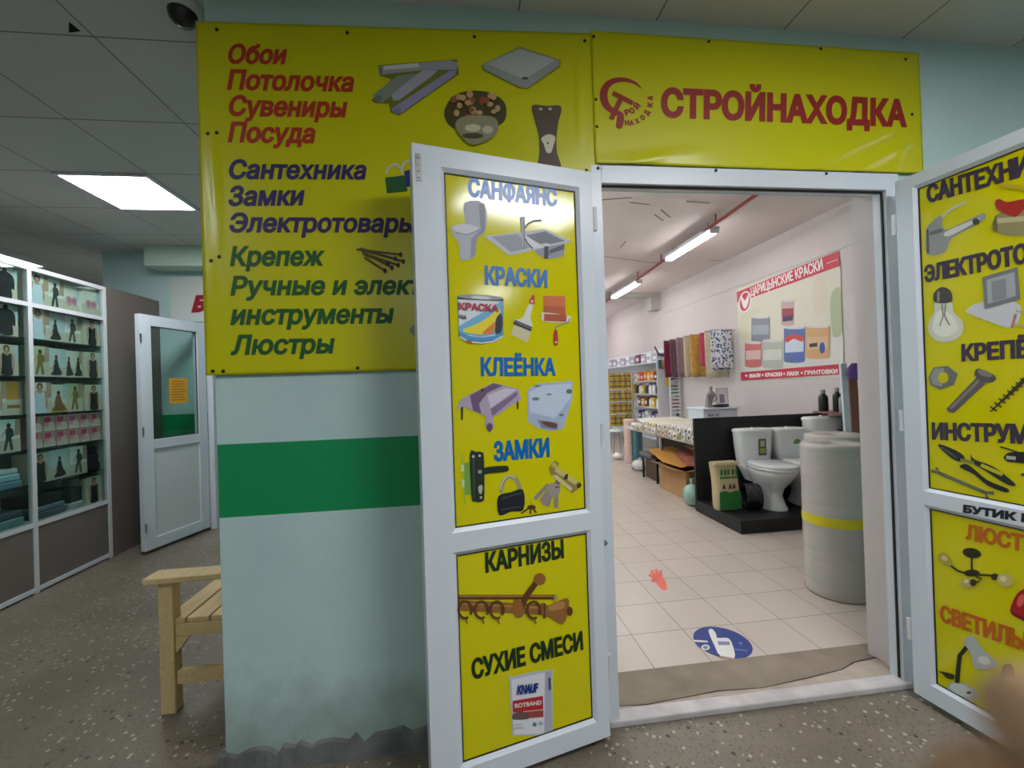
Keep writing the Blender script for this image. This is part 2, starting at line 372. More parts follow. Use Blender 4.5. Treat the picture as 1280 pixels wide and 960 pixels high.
struct('wall_hall_behind', MB(WALLG).box(-7, 6, -5.1, -5, 0, ZC), 'hall wall behind the viewer', 'wall')
struct('wall_far', MB(WALLG).box(-3.65, -2.62, 4.85, 4.95, 0, ZC).box(-1.3, -.91, 4.85, 4.95, 0, ZC).box(-2.62, -1.3, 4.85, 4.95, 2.17, ZC), 'pale green wall behind the open glazed door at left', 'wall')
struct('wall_far_room', MB(M('far_room_wall', (225, 222, 218), .6)).box(-3.65, -.91, 7.9, 8, 0, ZC).box(-3.65, -3.55, 4.95, 7.9, 0, ZC), 'white walls of the room beyond the far doorway', 'wall')
struct('wall_hall_back', MB(WALLG).box(-7, -3.65, 8.9, 9, 0, ZC), 'hall wall far behind the showcases', 'wall')
struct('trim_1', MB(M('beam_green', (190, 212, 198), .6)).box(-3.1, -.911, 4.62, 4.849, 2.72, ZC), 'pale boxed beam under the ceiling above the far doorway', 'trim')
# broken dark base of the wall
bs = MB(M('broken_base', (104, 106, 104), .9, noise=.4, nscale=7, bump=.8, bscale=16)); xs = [-.93]
while xs[-1] < .52: xs.append(min(xs[-1]+random.uniform(.02, .06), .548))
hs = [random.choice((.055, .065, .075, .085))+random.uniform(-.008, .008) for _ in xs]
n = len(xs); vs = [(x, YW-.016-.004*(i % 3), 0) for i, x in enumerate(xs)]+[(x, YW-.012-.003*(i % 2), h) for i, (x, h) in enumerate(zip(xs, hs))]+[(x, YW, h+.006) for x, h in zip(xs, hs)]+[(x, YW, 0) for x in xs]
bs.add(vs, [(k*n+i, k*n+i+1, (k+1)*n+i+1, (k+1)*n+i) for k in range(3) for i in range(n-1)]+[(0, n, 2*n, 3*n), (n-1, 4*n-1, 3*n-1, 2*n-1)])
struct('baseboard_front', bs, 'broken dark grey plinth strip at the foot of the green wall', 'baseboard')
# ceiling defects
g = MB(M('black_hole', (8, 8, 8), .9))
p1, p2, p3 = fl(86, 27, ZC-.002), fl(86, 41, ZC-.002), fl(101, 39, ZC-.002)
g.poly([p1, p3, p2]); struct('trim_2', g, 'small black triangular gap in a corner of a ceiling tile', 'hole')
# cement apron and sill
ap = MB(CONC)
ap.add([(.56, 1.70, -.0), (2.05, 1.70, -.0), (2.05, 1.985, .002), (.56, 1.985, .002), (.56, 1.985, -.06), (2.05, 1.985, -.06), (2.05, 1.70, -.06), (.56, 1.70, -.06)],
       [(0, 1, 2, 3), (4, 5, 6, 7), (0, 7, 6, 1), (3, 2, 5, 4)])
ap.use(M('pale_cement', (172, 160, 146), .85, noise=.15, nscale=9, bump=.4, bscale=30))
pts = [(.60, 1.735), (1.05, 1.735), (1.93, 1.735), (2.0, 1.80), (1.98, 1.875), (1.85, 1.862), (1.75, 1.825), (1.55, 1.80), (1.3, 1.775), (1.1, 1.79), (.9, 1.775), (.75, 1.765), (.62, 1.775)]
ap.poly([(x, y, .0045) for x, y in pts])
ap.use(M('crack_dark', (64, 56, 48), .9)).poly([(x, y, .0055) for x, y in stroke(pts[3:][::-1], [.002, .006, .004, .008, .003, .007, .004, .008, .012, .004])])
struct('floor_threshold', ap, 'cracked cement apron between the tiles and the white door sill', 'floor')
struct('trim_3', MB(M('worn_white_sill', (190, 184, 186), .3, noise=.2, nscale=9)).box(.555, 1.985, 1.668, 1.735, .0, .026), 'scuffed white threshold bar across the shop doorway', 'sill', bevel=.005)
# door frame
fr = MB(WHITE).box(.556, .60, 1.685, 1.75, .02, 2.30).box(1.92, 1.984, 1.685, 1.75, .02, 2.30).box(.60, 1.92, 1.685, 1.75, 2.225, 2.30)
fr.use(DARKSEAL).box(.60, .604, 1.70, 1.71, .03, 2.225).box(1.914, 1.92, 1.70, 1.71, .03, 2.225).box(.604, 1.914, 1.70, 1.712, 2.217, 2.225)
struct('trim_4', fr, 'white plastic door frame with black seal around the shop entrance', 'door frame', bevel=.004)
struct('trim_5', MB(SHOPW).box(1.985, 2.049, 1.762, 1.918, 0, 2.299), 'white plastered right reveal of the shop entrance', 'reveal')

# ------------------------------------------------------------------ hall lights
LAMP = M('lamp_panel', (250, 252, 255), .5, emit=HALL_E)
def panel_light(x, y, label, hx=.27):
    r = thing('ceiling_light', (x, y, ZC), label, 'ceiling light', 'square panel lights of the hall')
    MB(LAMP).box(x-hx, x+hx, y-.27, y+.27, ZC-.013, ZC-.004).build('diffuser', r)
    f = MB(WHITE2)
    for a in (-1, 1):
        f.box(x+a*(hx+.011)-.011, x+a*(hx+.011)+.011, y-.292, y+.292, ZC-.016, ZC-.001); f.box(x-hx, x+hx, y+a*.281-.011, y+a*.281+.011, ZC-.016, ZC-.001)
    f.build('frame', r)
CXL = lambda k: -1.49+.59*(k+.5)
CYL = lambda k: 1.97+.59*(k+.5)
panel_light(CXL(-2), CYL(2), 'lit square white panel light in the ceiling left of the yellow banner')
panel_light(CXL(4.5), CYL(-4), 'long panel light in the hall ceiling behind the viewer', .565)
for kx, ky in ((-2, -4), (10, -4), (1, -9), (7, -9)):  # out-of-view panels on the ceiling grid, added to light the hall
    panel_light(CXL(kx), CYL(ky), 'unseen square panel light added behind the viewer to light the hall')
panel_light(-4.9, 5.08, 'lit panel light above the showcase at the left edge')

# ------------------------------------------------------------------ banner over the entrance
BX0, BXM, BX1 = -.935, .575, 2.115
YB = YW-.012
PB = Plane((BX0, YB-.002, 0), (1, 0, 0), (0, -1, 0))
ban = thing('banner', (BX0, YB, 1.48), 'tall yellow vinyl banner listing goods in slanted red, blue and green letters', 'banner')
def vinyl(parent, pl, a1, b0, top0, top1, creases, nx=110, nz=100):
    """a vinyl sheet hung flat on the wall, with a few raised creases given as pixel segments (x, y, x, y, half width, height)"""
    seg = [(np.array(pl.at(x, y)), np.array(pl.at(x2, y2)), wd, h) for x, y, x2, y2, wd, h in creases]; vs = []
    for j in range(nz+1):
        for i in range(nx+1):
            a = a1*i/nx; b = b0+(top0+(top1-top0)*i/nx-b0)*j/nz; z = 0
            for p, q, wd, h in seg:
                d = q-p; t = max(0, min(1, float(np.dot((a-p[0], b-p[1]), d)/np.dot(d, d)))); r = np.hypot(a-p[0]-t*d[0], b-p[1]-t*d[1]); z += h*math.exp(-(r/wd)**2)*math.sin(PI*min(1, max(0, .12+.76*t)))
            vs.append(pl.w(a, b, z))
    mb = MB(YELB); mb.add(vs, [(j*(nx+1)+i, j*(nx+1)+i+1, (j+1)*(nx+1)+i+1, (j+1)*(nx+1)+i) for j in range(nz) for i in range(nx)], True)
    o = mb.build('vinyl_sheet', parent); m = o.modifiers.new('solid', 'SOLIDIFY'); m.thickness = .002; m.offset = -1; return o
vinyl(ban, PB, BXM+.012-BX0, 1.476, 2.79, 2.845, [(263, 170, 270, 260, .009, .006), (268, 170, 274, 320, .010, .004), (262, 330, 270, 450, .010, .005), (722, 60, 726, 180, .010, .005)])
RED, VIO, GRN = (176, 44, 18), (44, 26, 96), (14, 84, 30)
Z1 = (240, 0, 4.8); Z3 = (240, 180, 3.2)
for nm, col, rows in (('red_lettering', RED, [('Обои', (208, 383), (556, 388), (231, 262), None, Z1), ('Потолочка', (210, 540), (962, 553), (233, 415), None, Z1), ('Сувениры', (213, 697), (918, 707), (236, 570), None, Z1), ('Посуда', (215, 855), (730, 862), (238, 730), None, Z1)]),
    ('blue_lettering', VIO, [('Сантехника', (143, 141), (692, 143), (156, 61), None, Z3), ('Замки', (143, 249), (442, 247), (156, 167), None, Z3), ('Электротовары', (146, 355), (822, 355), (159, 274), 'Электротовар', Z3)]),
    ('green_lettering', GRN, [('Крепеж', (152, 490), (522, 488), (165, 408), None, Z3), ('Ручные и электро', (154, 607), (868, 603), (168, 527), 'Ручные и элек', Z3), ('инструменты', (154, 725), (798, 718), (168, 642), None, Z3), ('Люстры', (155, 845), (562, 838), (169, 763), None, Z3)])):
    mb = MB(ink(*col))
    for b_, bl, br, tl, pre, zm in rows: lettering(mb, PB, b_, bl, br, tl, .046, pre, zm)
    mb.build(nm, ban)
ZP = (440, 60, 4.571)
pic('wallpaper_rolls_picture', ban, PB, [
    ((110, 118, 20), [(110, 300), (225, 180), (160, 160), (150, 100), (600, 66), (612, 150), (270, 388), (220, 370), (210, 320), (130, 315)]),
    ((130, 140, 128), [(120, 270), (260, 160), (380, 145), (330, 190), (175, 315), (135, 305)]),
    ((168, 164, 184), [(225, 270), (400, 130), (490, 130), (460, 160), (270, 300), (235, 300)]),
    ((146, 142, 180), [(225, 350), (560, 130), (600, 130), (590, 155), (280, 375), (245, 375)]),
    ((158, 158, 170), [(155, 110), (560, 72), (605, 85), (600, 125), (400, 130), (165, 155)]),
    ((205, 205, 205), [(180, 105), (380, 88), (384, 112), (184, 128)]), ((110, 108, 120), ell(166, 132, 9, 20)), ((110, 118, 112), ell(150, 290, 22, 18, -30)), ((128, 122, 150), ell(262, 362, 24, 16, -30))], ZP)
pic('folded_tray_picture', ban, PB, [((120, 126, 20), [(738, 100), (960, -6), (1192, 70), (1190, 108), (1002, 238), (955, 232), (745, 128)]),
    ((150, 155, 152), [(745, 95), (960, 0), (1185, 72), (1185, 100), (1000, 232), (960, 225), (755, 122)]), ((178, 184, 180), [(770, 92), (955, 8), (1165, 70), (985, 180)]), ((60, 60, 62), ell(988, 175, 18, 8))], ZP)
fb = [((70, 62, 22), smooth([(530, 350), (590, 270), (690, 245), (800, 260), (875, 320), (870, 420), (780, 460), (620, 470), (545, 430)]))]
rr = random.Random(3)
for i in range(26):
    a = rr.uniform(0, 2*PI); q = rr.uniform(.3, 1); fb.append(((196, 158, 110) if i % 3 else (150, 80, 52), ell(700+150*q*math.cos(a), 335+75*q*math.sin(a), rr.uniform(12, 22), rr.uniform(12, 20))))
fb += [((146, 140, 108), smooth([(590, 450), (640, 400), (800, 400), (835, 460), (800, 520), (700, 560), (640, 530)])), ((200, 196, 170), ell(690, 465, 45, 22)), ((190, 188, 165), ell(775, 475, 30, 22)), ((70, 66, 40), ell(690, 510, 60, 16))]
pic('flower_basket_picture', ban, PB, fb, ZP)
pic('vase_picture', ban, PB, [((84, 66, 52), smooth([(1028, 330), (1110, 332), (1195, 335), (1178, 430), (1168, 520), (1172, 600), (1195, 690), (1120, 695), (1062, 690), (1070, 600), (1066, 500), (1045, 420)], 3)),
    ((196, 190, 176), ell(1078, 350, 10, 8)), ((196, 190, 176), ell(1132, 350, 10, 8)), ((214, 208, 184), smooth([(1080, 520), (1120, 495), (1160, 510), (1150, 560), (1135, 600), (1110, 595), (1095, 550)])), ((84, 66, 52), ell(1118, 545, 6, 6))], ZP)
pic('padlocks_picture', ban, PB, [((30, 84, 44), [(772, 135), (855, 125), (862, 190), (780, 198)]), ((36, 44, 120), [(848, 110), (900, 95), (900, 170), (858, 172)])] +
    [((196, 198, 180), stroke(ell(810, 120, 32, 38, 0, 12, 180, 360), 10)), ((196, 198, 180), stroke(ell(868, 105, 28, 36, 0, 12, 180, 360), 10))], Z3)
nl = []
for i, (x1, y1, x2, y2) in enumerate([(658, 422, 835, 443), (672, 418, 845, 470), (690, 440, 825, 485), (680, 430, 800, 495), (690, 455, 772, 508), (700, 430, 815, 460), (684, 440, 786, 480)]):
    nl += [((92, 74, 40), stroke([(x1, y1), (x2, y2)], 9)), ((54, 44, 26), ell(x2, y2, 7, 10))]
pic('nails_picture', ban, PB, nl, Z3)
pic('grey_lamp_picture', ban, PB, [((150, 152, 140), smooth([(870, 740), (905, 720), (920, 760), (905, 775), (880, 760)]))], Z3)
def screws(parent, pl, pts, amax):
    o = None
    for px, py in pts:
        a, b = pl.at(px, py); p = pl.w(min(max(a, .012), amax), b, 0)
        if o is None: o = MB(M('dark_screw', (66, 64, 44), .4, .8)).lathe([(.007, 0), (.0065, .002), (.003, .0035)], p, (0, -1, 0), 12).build('screw', parent); p0 = p
        else: c = o.copy(); COL.objects.link(c); c.parent = parent; c.location = p-p0
screws(ban, PB, ((271, 37), (434, 41), (593, 46), (731, 51), (264, 326), (274, 321), (260, 167), (271, 166), (266, 464), (279, 464), (447, 460), (733, 213)), 1.5)

PB2 = Plane((BXM, YB-.004, 0), (1, 0, 0), (0, -1, 0))
ban2 = thing('banner', (BXM, YB, 2.31), 'wide yellow vinyl sign with dark red emblem and shop name above the doorway', 'banner')
vinyl(ban2, PB2, BX1-BXM, 2.305, 2.855, 2.855, [(1010, 212, 1122, 160, .012, .008), (1070, 214, 1138, 178, .014, .007), (1120, 216, 1132, 170, .012, .006), (745, 205, 880, 190, .03, .004), (760, 212, 830, 196, .015, .005), (738, 60, 742, 205, .012, .004)], 110, 50)
Z4 = (730, 80, 6.095); DR = (150, 22, 16)
mb = MB(ink(*DR)); lettering(mb, PB2, 'СТРОЙНАХОДКА', (826, 147), (1133, 159.5), (826.5, 109), .06)
mb.build('red_lettering', ban2)
arc = [(438, 188), (400, 150), (340, 125), (270, 118), (205, 135), (160, 180), (145, 240), (160, 305), (200, 350), (245, 372), (280, 385), (278, 420), (270, 470)]
arc3 = [(x, y, w_) for (x, y), w_ in zip(arc, [6, 18, 28, 36, 46, 54, 60, 56, 46, 38, 46, 56, 52])]
for _ in range(2):                       # rounded off
    arc3 = [arc3[0]]+[tuple(p[i]*(1-t)+q[i]*t for i in range(3)) for p, q in zip(arc3, arc3[1:]) for t in (.25, .75)]+[arc3[-1]]
pic('emblem', ban2, PB2, [(DR, stroke([a[:2] for a in arc3], [a[2] for a in arc3])),
    (DR, ell(268, 472, 26, 24)), (DR, stroke([(218, 222), (370, 300)], 36)), (DR, stroke([(282, 262), (205, 425)], 38))], Z4)
mb = MB(ink(*DR))
for ch, x, y, ang, hgt in [('Р', 318, 400, -22, 42), ('О', 362, 388, -35, 42), ('Й', 410, 352, -52, 42), ('Н', 312, 470, -4, 36), ('А', 348, 472, -8, 36), ('Х', 398, 462, -25, 36), ('О', 446, 436, -40, 36), ('Д', 488, 398, -62, 38), ('К', 520, 335, -78, 38), ('А', 524, 280, -86, 38)]:
    t = math.radians(ang); ux, uy = (math.cos(t), math.sin(t)), (math.sin(t), -math.cos(t)); hgt *= 1.15; wch = hgt*.82
    lettering(mb, PB2, ch, (x, y), (x+ux[0]*wch, y+ux[1]*wch), (x+uy[0]*hgt, y+uy[1]*hgt), .085, None, Z4)
mb.build('emblem_lettering', ban2)
screws(ban2, PB2, ((734, 45), (886, 52), (1026, 61), (1132, 74), (737, 124), (737, 158), (741, 210), (895, 213), (1033, 217), (1140, 143)), 1.53)

# ------------------------------------------------------------------ the two entrance leaves
def leaf(name, hinge, end, label, zr, flip=False, sa=.095, sb=.056, z0=.032, z1=2.225, rail=.07, top=.066, hr=.033):
    """a white plastic door leaf: stiles, rails, two sign panels; returns root, sheet plane"""
    h, e = Vector((hinge[0], hinge[1], 0)), Vector((end[0], end[1], 0))
    left, right = (e, h) if not flip else (h, e)
    u = (right-left).normalized(); W = (right-left).length; n = Vector((u.y, -u.x, 0)); T = .06
    r = thing(name, (h.x, h.y, z0), label, 'door', kind='structure')
    pl = Plane(left+Vector((0, 0, 0)), u, n)
    def bx(mb, a0, a1, b0, b1, h0, h1):
        c = pl.w((a0+a1)/2, (b0+b1)/2, (h0+h1)/2); return mb.obox(c, u*(a1-a0)/2, n*(h1-h0)/2, Vector((0, 0, (b1-b0)/2)))
    f = MB(WHITE)
    bx(f, 0, sa, z0, z1, -T, 0); bx(f, W-sb, W, z0, z1, -T, 0)
    for b0, b1 in ((z0, z0+rail), (zr-hr, zr+hr), (z1-top, z1)): bx(f, sa, W-sb, b0, b1, -T, 0)
    # sloping glazing beads
    for b0, b1 in ((z0+rail, zr-hr), (zr+hr, z1-top)):
        s = .014
        for q in ([(sa, b0), (W-sb, b0), (W-sb-s, b0+s), (sa+s, b0+s)], [(W-sb, b0), (W-sb, b1), (W-sb-s, b1-s), (W-sb-s, b0+s)], [(W-sb, b1), (sa, b1), (sa+s, b1-s), (W-sb-s, b1-s)], [(sa, b1), (sa, b0), (sa+s, b0+s), (sa+s, b1-s)]):
            f.add([pl.w(q[0][0], q[0][1], -.0005), pl.w(q[1][0], q[1][1], -.0005), pl.w(q[2][0], q[2][1], -.011), pl.w(q[3][0], q[3][1], -.011)], [(0, 1, 2, 3)])
        f.use(DARKSEAL)
        for a0, a1, c0, c1 in ((sa+s, W-sb-s, b0+s, b0+s+.004), (sa+s, W-sb-s, b1-s-.004, b1-s), (sa+s, sa+s+.004, b0+s, b1-s), (W-sb-s-.004, W-sb-s, b0+s, b1-s)): bx(f, a0, a1, c0, c1, -.013, -.0095)
        f.use(WHITE)
    f.build('door_frame', r)
    return r, pl, u, n, W, bx
zrL = .872
d1, PL, u1, n1, W1, bx1 = leaf('door_1', (.53, 1.60), (-.14, 1.44), 'open left door leaf with yellow panels, blue headings and white plastic frame', zrL)
PL2 = Plane(PL.o-.012*n1, u1, n1)
p = MB(YEL); bx1(p, .098, W1-.06, zrL+.036, 2.157, -.02, -.0125); bx1(p, .098, W1-.06, .107, zrL-.036, -.02, -.0125); sp1 = p.build('sign_panel', d1)
hw = MB(STEEL)
bx1(hw, .012, .03, 2.10, 2.19, 0, .003)
for i in range(4): hw.lathe([(.004, 0), (.003, .003)], PL.w(.021, 2.11+i*.022, .003), n1, 8)
tag(hw.build('lock_plate', d1), 'steel latch plate at the top outer corner', None)
hg = MB(WHITE2)
for z in (.25, 1.15, 2.0): hg.cyl(PL.w(W1+.012, z, -.01), PL.w(W1+.012, z+.09, -.01), .011)
hg.use(STEEL).lathe([(.012, 0), (.012, .012), (.006, .02)], PL.w(W1+.006, .77, -.02), u1, 10)
hg.build('hinge', d1)
BLU, DGR = (0, 104, 186), (16, 46, 10)
ZA, ZB, ZC_, ZD = (560, 220, 7.111), (560, 340, 7.111), (560, 460, 4.8), (560, 660, 3.43)
mb = MB(M('blue_film_ink', BLU, .3))
lettering(mb, PL2, 'САНФАЯНС', (178, 182), (968, 275), (178, 8), .05, None, ZA)
lettering(mb, PL2, 'КРАСКИ', (606.1, 356), (684.3, 360.2), (605.7, 331.8), .05)
lettering(mb, PL2, 'КЛЕЁНКА', (601, 470.4), (694.4, 469.9), (600.6, 446.2), .05)
lettering(mb, PL2, 'ЗАМКИ', (617.4, 577.2), (687.2, 571), (616.6, 551.7), .05)
mb.build('blue_lettering', sp1)
mb = MB(ink(*DGR))
lettering(mb, PL2, 'КАРНИЗЫ', (606.6, 716.4), (705, 697.4), (605.8, 690.6), .05)
lettering(mb, PL2, 'СУХИЕ СМЕСИ', (590, 850), (729.2, 811.8), (588.3, 823.8), .05)
mb.build('dark_green_lettering', sp1)
G1, G2, G3 = (176, 178, 190), (140, 142, 156), (92, 94, 104)
pic('toilet_picture', sp1, PL2, [(G1, smooth([(145, 240), (325, 250), (330, 485), (255, 560), (245, 700), (180, 745), (105, 735), (100, 610), (40, 520), (35, 445), (150, 430)], 3)), (G2, [(270, 250), (325, 250), (330, 485), (255, 560), (245, 700), (200, 740), (205, 560), (290, 480)]), ((206, 208, 216), smooth([(40, 455), (110, 430), (200, 435), (270, 470), (170, 515), (60, 490)])), (G3, stroke([(60, 500), (165, 524), (280, 480)], 5))], ZA)
pic('steel_sink_picture', sp1, PL2, [(G2, [(765, 670), (830, 630), (1035, 590), (1030, 715), (880, 738), (840, 725)]), ((190, 192, 200), [(320, 535), (860, 475), (1105, 582), (540, 708)]), ((146, 148, 160), [(385, 540), (620, 518), (720, 640), (560, 680)]), ((110, 112, 124), [(690, 530), (860, 492), (1040, 580), (880, 612), (800, 600)]), ((214, 216, 222), [(690, 530), (860, 640), (750, 650), (680, 560)]), ((40, 40, 46), stroke([(680, 555), (705, 600), (750, 645)], 10)),
    ((120, 122, 132), [(642, 365), (680, 365), (680, 655), (660, 655)]), ((206, 208, 214), [(650, 368), (662, 368), (668, 650), (662, 650)]), (G3, stroke([(680, 465), (710, 425), (760, 402), (820, 395), (830, 405)], 12)), ((30, 30, 34), [(855, 620), (890, 620), (885, 735), (858, 735)]), ((206, 208, 214), ell(868, 615, 34, 14)), ((70, 72, 80), [(900, 660), (1030, 610), (1030, 650), (900, 690)])], ZA)
can = [(82, 215), (492, 235), (490, 560), (430, 615), (290, 645), (160, 620), (95, 575)]
pic('paint_can_picture', sp1, PL2, [((60, 62, 66), can), ((216, 222, 232), [(88, 245), (488, 262), (486, 560), (290, 590), (98, 555)]), ((110, 176, 214), [(98, 480), (470, 265), (486, 262), (486, 545), (290, 578), (98, 545)]), ((232, 214, 30), smooth([(130, 520), (300, 440), (460, 330), (420, 480), (380, 545), (260, 555)])), ((222, 120, 50), [(300, 540), (420, 440), (400, 548), (320, 556)]), ((36, 38, 44), smooth([(425, 420), (470, 370), (484, 440), (470, 540), (420, 545)])), ((66, 148, 200), [(98, 535), (200, 572), (300, 582), (400, 568), (486, 535), (486, 570), (400, 605), (290, 618), (180, 605), (98, 565)]), ((210, 214, 220), stroke([(100, 575), (180, 618), (290, 632), (400, 618), (484, 572)], 16)), ((150, 154, 158), ell(287, 226, 204, 22, 3)), ((226, 228, 230), ell(290, 230, 90, 12, 3)), ((160, 104, 60), ell(185, 622, 30, 12, 15))], ZB)
mb = MB(ink(176, 24, 52)); lettering(mb, PL2, 'КРАСКА', (95, 338), (446, 358), (92, 270), .06, None, ZB, .0052); mb.build('can_lettering', sp1)
mb = MB(ink(20, 60, 80)); lettering(mb, PL2, 'МА-15', (98, 412), (218, 432), (98, 378), .05, None, ZB, .0052); mb.build('can_lettering', sp1)
pic('paint_brush_picture', sp1, PL2, [((206, 196, 160), [(590, 470), (735, 530), (705, 628), (555, 555)]), ((216, 216, 206), smooth([(590, 425), (660, 405), (715, 290), (758, 285), (730, 400), (745, 490), (600, 450)], 4)), ((38, 40, 50), [(592, 425), (748, 490), (735, 530), (582, 462)]), ((130, 134, 140), stroke([(592, 440), (740, 505)], 6)), ((200, 40, 30), smooth([(720, 270), (750, 205), (768, 215), (764, 285)])), ((230, 230, 220), ell(745, 262, 8, 10))], ZB)
pic('paint_roller_picture', sp1, PL2, [((206, 104, 44), [(848, 212), (1040, 215), (1046, 380), (850, 370)]), ((180, 84, 40), [(848, 300), (1043, 310), (1046, 380), (850, 370)]), ((222, 216, 206), smooth([(830, 385), (850, 360), (1070, 390), (1085, 420), (1060, 450), (850, 440)])), ((176, 74, 34), [(852, 372), (1052, 380), (1050, 445), (852, 436)]), ((130, 130, 120), stroke([(1075, 420), (1070, 445), (1010, 465), (960, 485), (952, 530)], 10)), ((176, 28, 26), smooth([(940, 530), (970, 525), (974, 640), (940, 640)])), ((235, 235, 225), ell(957, 625, 9, 9))], ZB)
pic('tablecloth_picture', sp1, PL2, [((30, 26, 30), [(78, 225), (90, 225), (88, 310), (78, 312)]), ((30, 26, 30), [(412, 165), (422, 165), (422, 245), (412, 248)]), ((176, 162, 186), [(78, 185), (270, 88), (420, 125), (440, 185), (425, 195), (265, 300), (278, 350), (252, 390), (222, 345), (225, 290), (85, 230), (60, 260), (62, 215)]), ((112, 84, 116), [(130, 165), (270, 92), (330, 105), (235, 150), (185, 215), (200, 275), (150, 255)]), ((206, 198, 214), [(235, 165), (345, 120), (410, 130), (255, 240)]), ((132, 104, 140), [(255, 245), (412, 140), (415, 165), (265, 290)]), ((96, 74, 98), ell(248, 355, 18, 26)), ((40, 30, 40), ell(205, 132, 10, 8))], ZC_)
pic('folded_oilcloth_picture', sp1, PL2, [((168, 182, 210), [(475, 130), (545, 92), (748, 78), (745, 190), (690, 365), (610, 378), (530, 355), (478, 320)]), ((196, 208, 230), [(485, 145), (560, 105), (740, 92), (735, 180), (640, 300), (490, 265)]), ((130, 140, 160), [(535, 310), (660, 330), (655, 372), (560, 360)]), ((110, 66, 56), smooth([(560, 320), (640, 330), (650, 360), (590, 350)])), ((120, 128, 120), ell(535, 108, 22, 6)), ((120, 128, 120), ell(605, 158, 16, 5)), ((120, 128, 120), ell(525, 185, 22, 10)), ((96, 120, 96), ell(725, 140, 18, 14)), ((120, 128, 130), ell(680, 280, 14, 6))], ZC_)
pic('door_lock_picture', sp1, PL2, [((170, 190, 70), [(82, 510), (90, 508), (104, 815), (96, 820)]), ((120, 168, 66), [(95, 570), (160, 560), (160, 755), (100, 760)]), ((206, 214, 180), [(78, 580), (96, 580), (96, 620), (78, 622)]), ((206, 214, 180), [(78, 668), (98, 668), (98, 715), (80, 716)]), ((34, 46, 34), smooth([(130, 515), (165, 502), (205, 505), (215, 540), (218, 760), (205, 800), (160, 800), (140, 770)], 3)), ((70, 84, 64), stroke([(152, 520), (155, 780)], 8)), ((30, 42, 28), smooth([(205, 600), (340, 585), (362, 600), (350, 620), (240, 632), (205, 640)], 3)), ((150, 160, 140), ell(190, 622, 12, 12)), ((176, 190, 160), smooth([(180, 715), (195, 700), (206, 712), (200, 750), (186, 750)])), ((190, 200, 180), ell(150, 530, 8, 8)), ((190, 200, 180), ell(188, 525, 8, 8)), ((190, 200, 180), ell(196, 775, 7, 7))], ZC_)
pic('padlock_picture', sp1, PL2, [((160, 156, 110), stroke(ell(374, 745, 56, 95, 0, 14, 180, 360), 26)), ((212, 208, 170), stroke(ell(372, 745, 60, 100, 0, 14, 190, 300), 8)), ((20, 24, 34), smooth([(300, 770), (375, 745), (450, 730), (452, 850), (380, 860), (305, 882)], 3)), ((54, 60, 74), stroke([(320, 785), (380, 765), (440, 750)], 12)), ((70, 76, 88), stroke([(318, 850), (440, 830)], 6))], ZC_)
pic('cylinder_lock_picture', sp1, PL2, [((150, 132, 60), [(602, 600), (640, 555), (668, 570), (650, 610), (798, 690), (790, 715), (745, 752), (615, 640)]), ((204, 190, 120), [(650, 590), (780, 682), (760, 700), (640, 620)]), ((214, 200, 140), [(620, 645), (650, 640), (745, 720), (735, 740)]), ((60, 48, 24), [(700, 640), (720, 632), (716, 668), (690, 668)]), ((60, 48, 24), ell(785, 705, 12, 16, 40)), ((190, 176, 100), ell(635, 582, 20, 14, 40))], ZC_)
ks = [((110, 104, 100), ell(655, 690, 16, 26, 30))]
for a, b in (((600, 700), (520, 785)), ((620, 715), (555, 800)), ((630, 720), (595, 830)), ((650, 730), (648, 838)), ((610, 710), (575, 820))): ks.append(((150, 138, 130), stroke([a, b], 24)))
ks += [((160, 150, 142), smooth([(590, 705), (640, 690), (672, 720), (655, 770), (610, 760)])), ((74, 66, 60), stroke([(640, 715), (668, 712)], 8))]
pic('keys_picture', sp1, PL2, ks, ZC_)
pic('small_keys_picture', sp1, PL2, [((72, 58, 30), ell(500, 835, 26, 14)), ((72, 58, 30), stroke([(485, 840), (438, 872)], 10)), ((72, 58, 30), stroke([(495, 845), (492, 876)], 10)), ((72, 58, 30), stroke([(510, 842), (530, 868)], 10)), ((130, 118, 90), stroke([(500, 815), (498, 795)], 4))], ZC_)
WD, WD2, WD3 = (150, 100, 46), (96, 58, 24), (186, 134, 74)
rod = [(WD2, stroke([(40, 296), (460, 296)], 20)), (WD3, stroke([(40, 292), (455, 292)], 5)), (WD, stroke([(40, 330), (420, 350)], 46)), (WD3, stroke([(40, 322), (420, 342)], 8)), (WD2, stroke([(300, 370), (335, 290), (375, 235)], 26)), (WD, ell(392, 218, 26, 26)), (WD, smooth([(280, 310), (315, 315), (320, 375), (285, 378)])), (WD, smooth([(400, 318), (430, 330), (510, 298), (514, 350), (490, 412), (430, 380), (405, 385)], 3)), (WD3, smooth([(430, 335), (490, 312), (495, 340), (440, 352)])), (WD2, ell(520, 355, 13, 20)), (WD2, stroke([(412, 320), (412, 385)], 8))]
for cx_ in (72, 142, 208, 365): rod += [(WD2, stroke(ell(cx_, 348, 28, 36, 0, 16, 60, 395), 11)), ((120, 84, 40), stroke([(cx_+4, 388), (cx_+10, 408)], 6))]
rod += [((170, 150, 110), ell(458, 296, 8, 12))]
pic('curtain_rod_picture', sp1, PL2, rod, ZD)
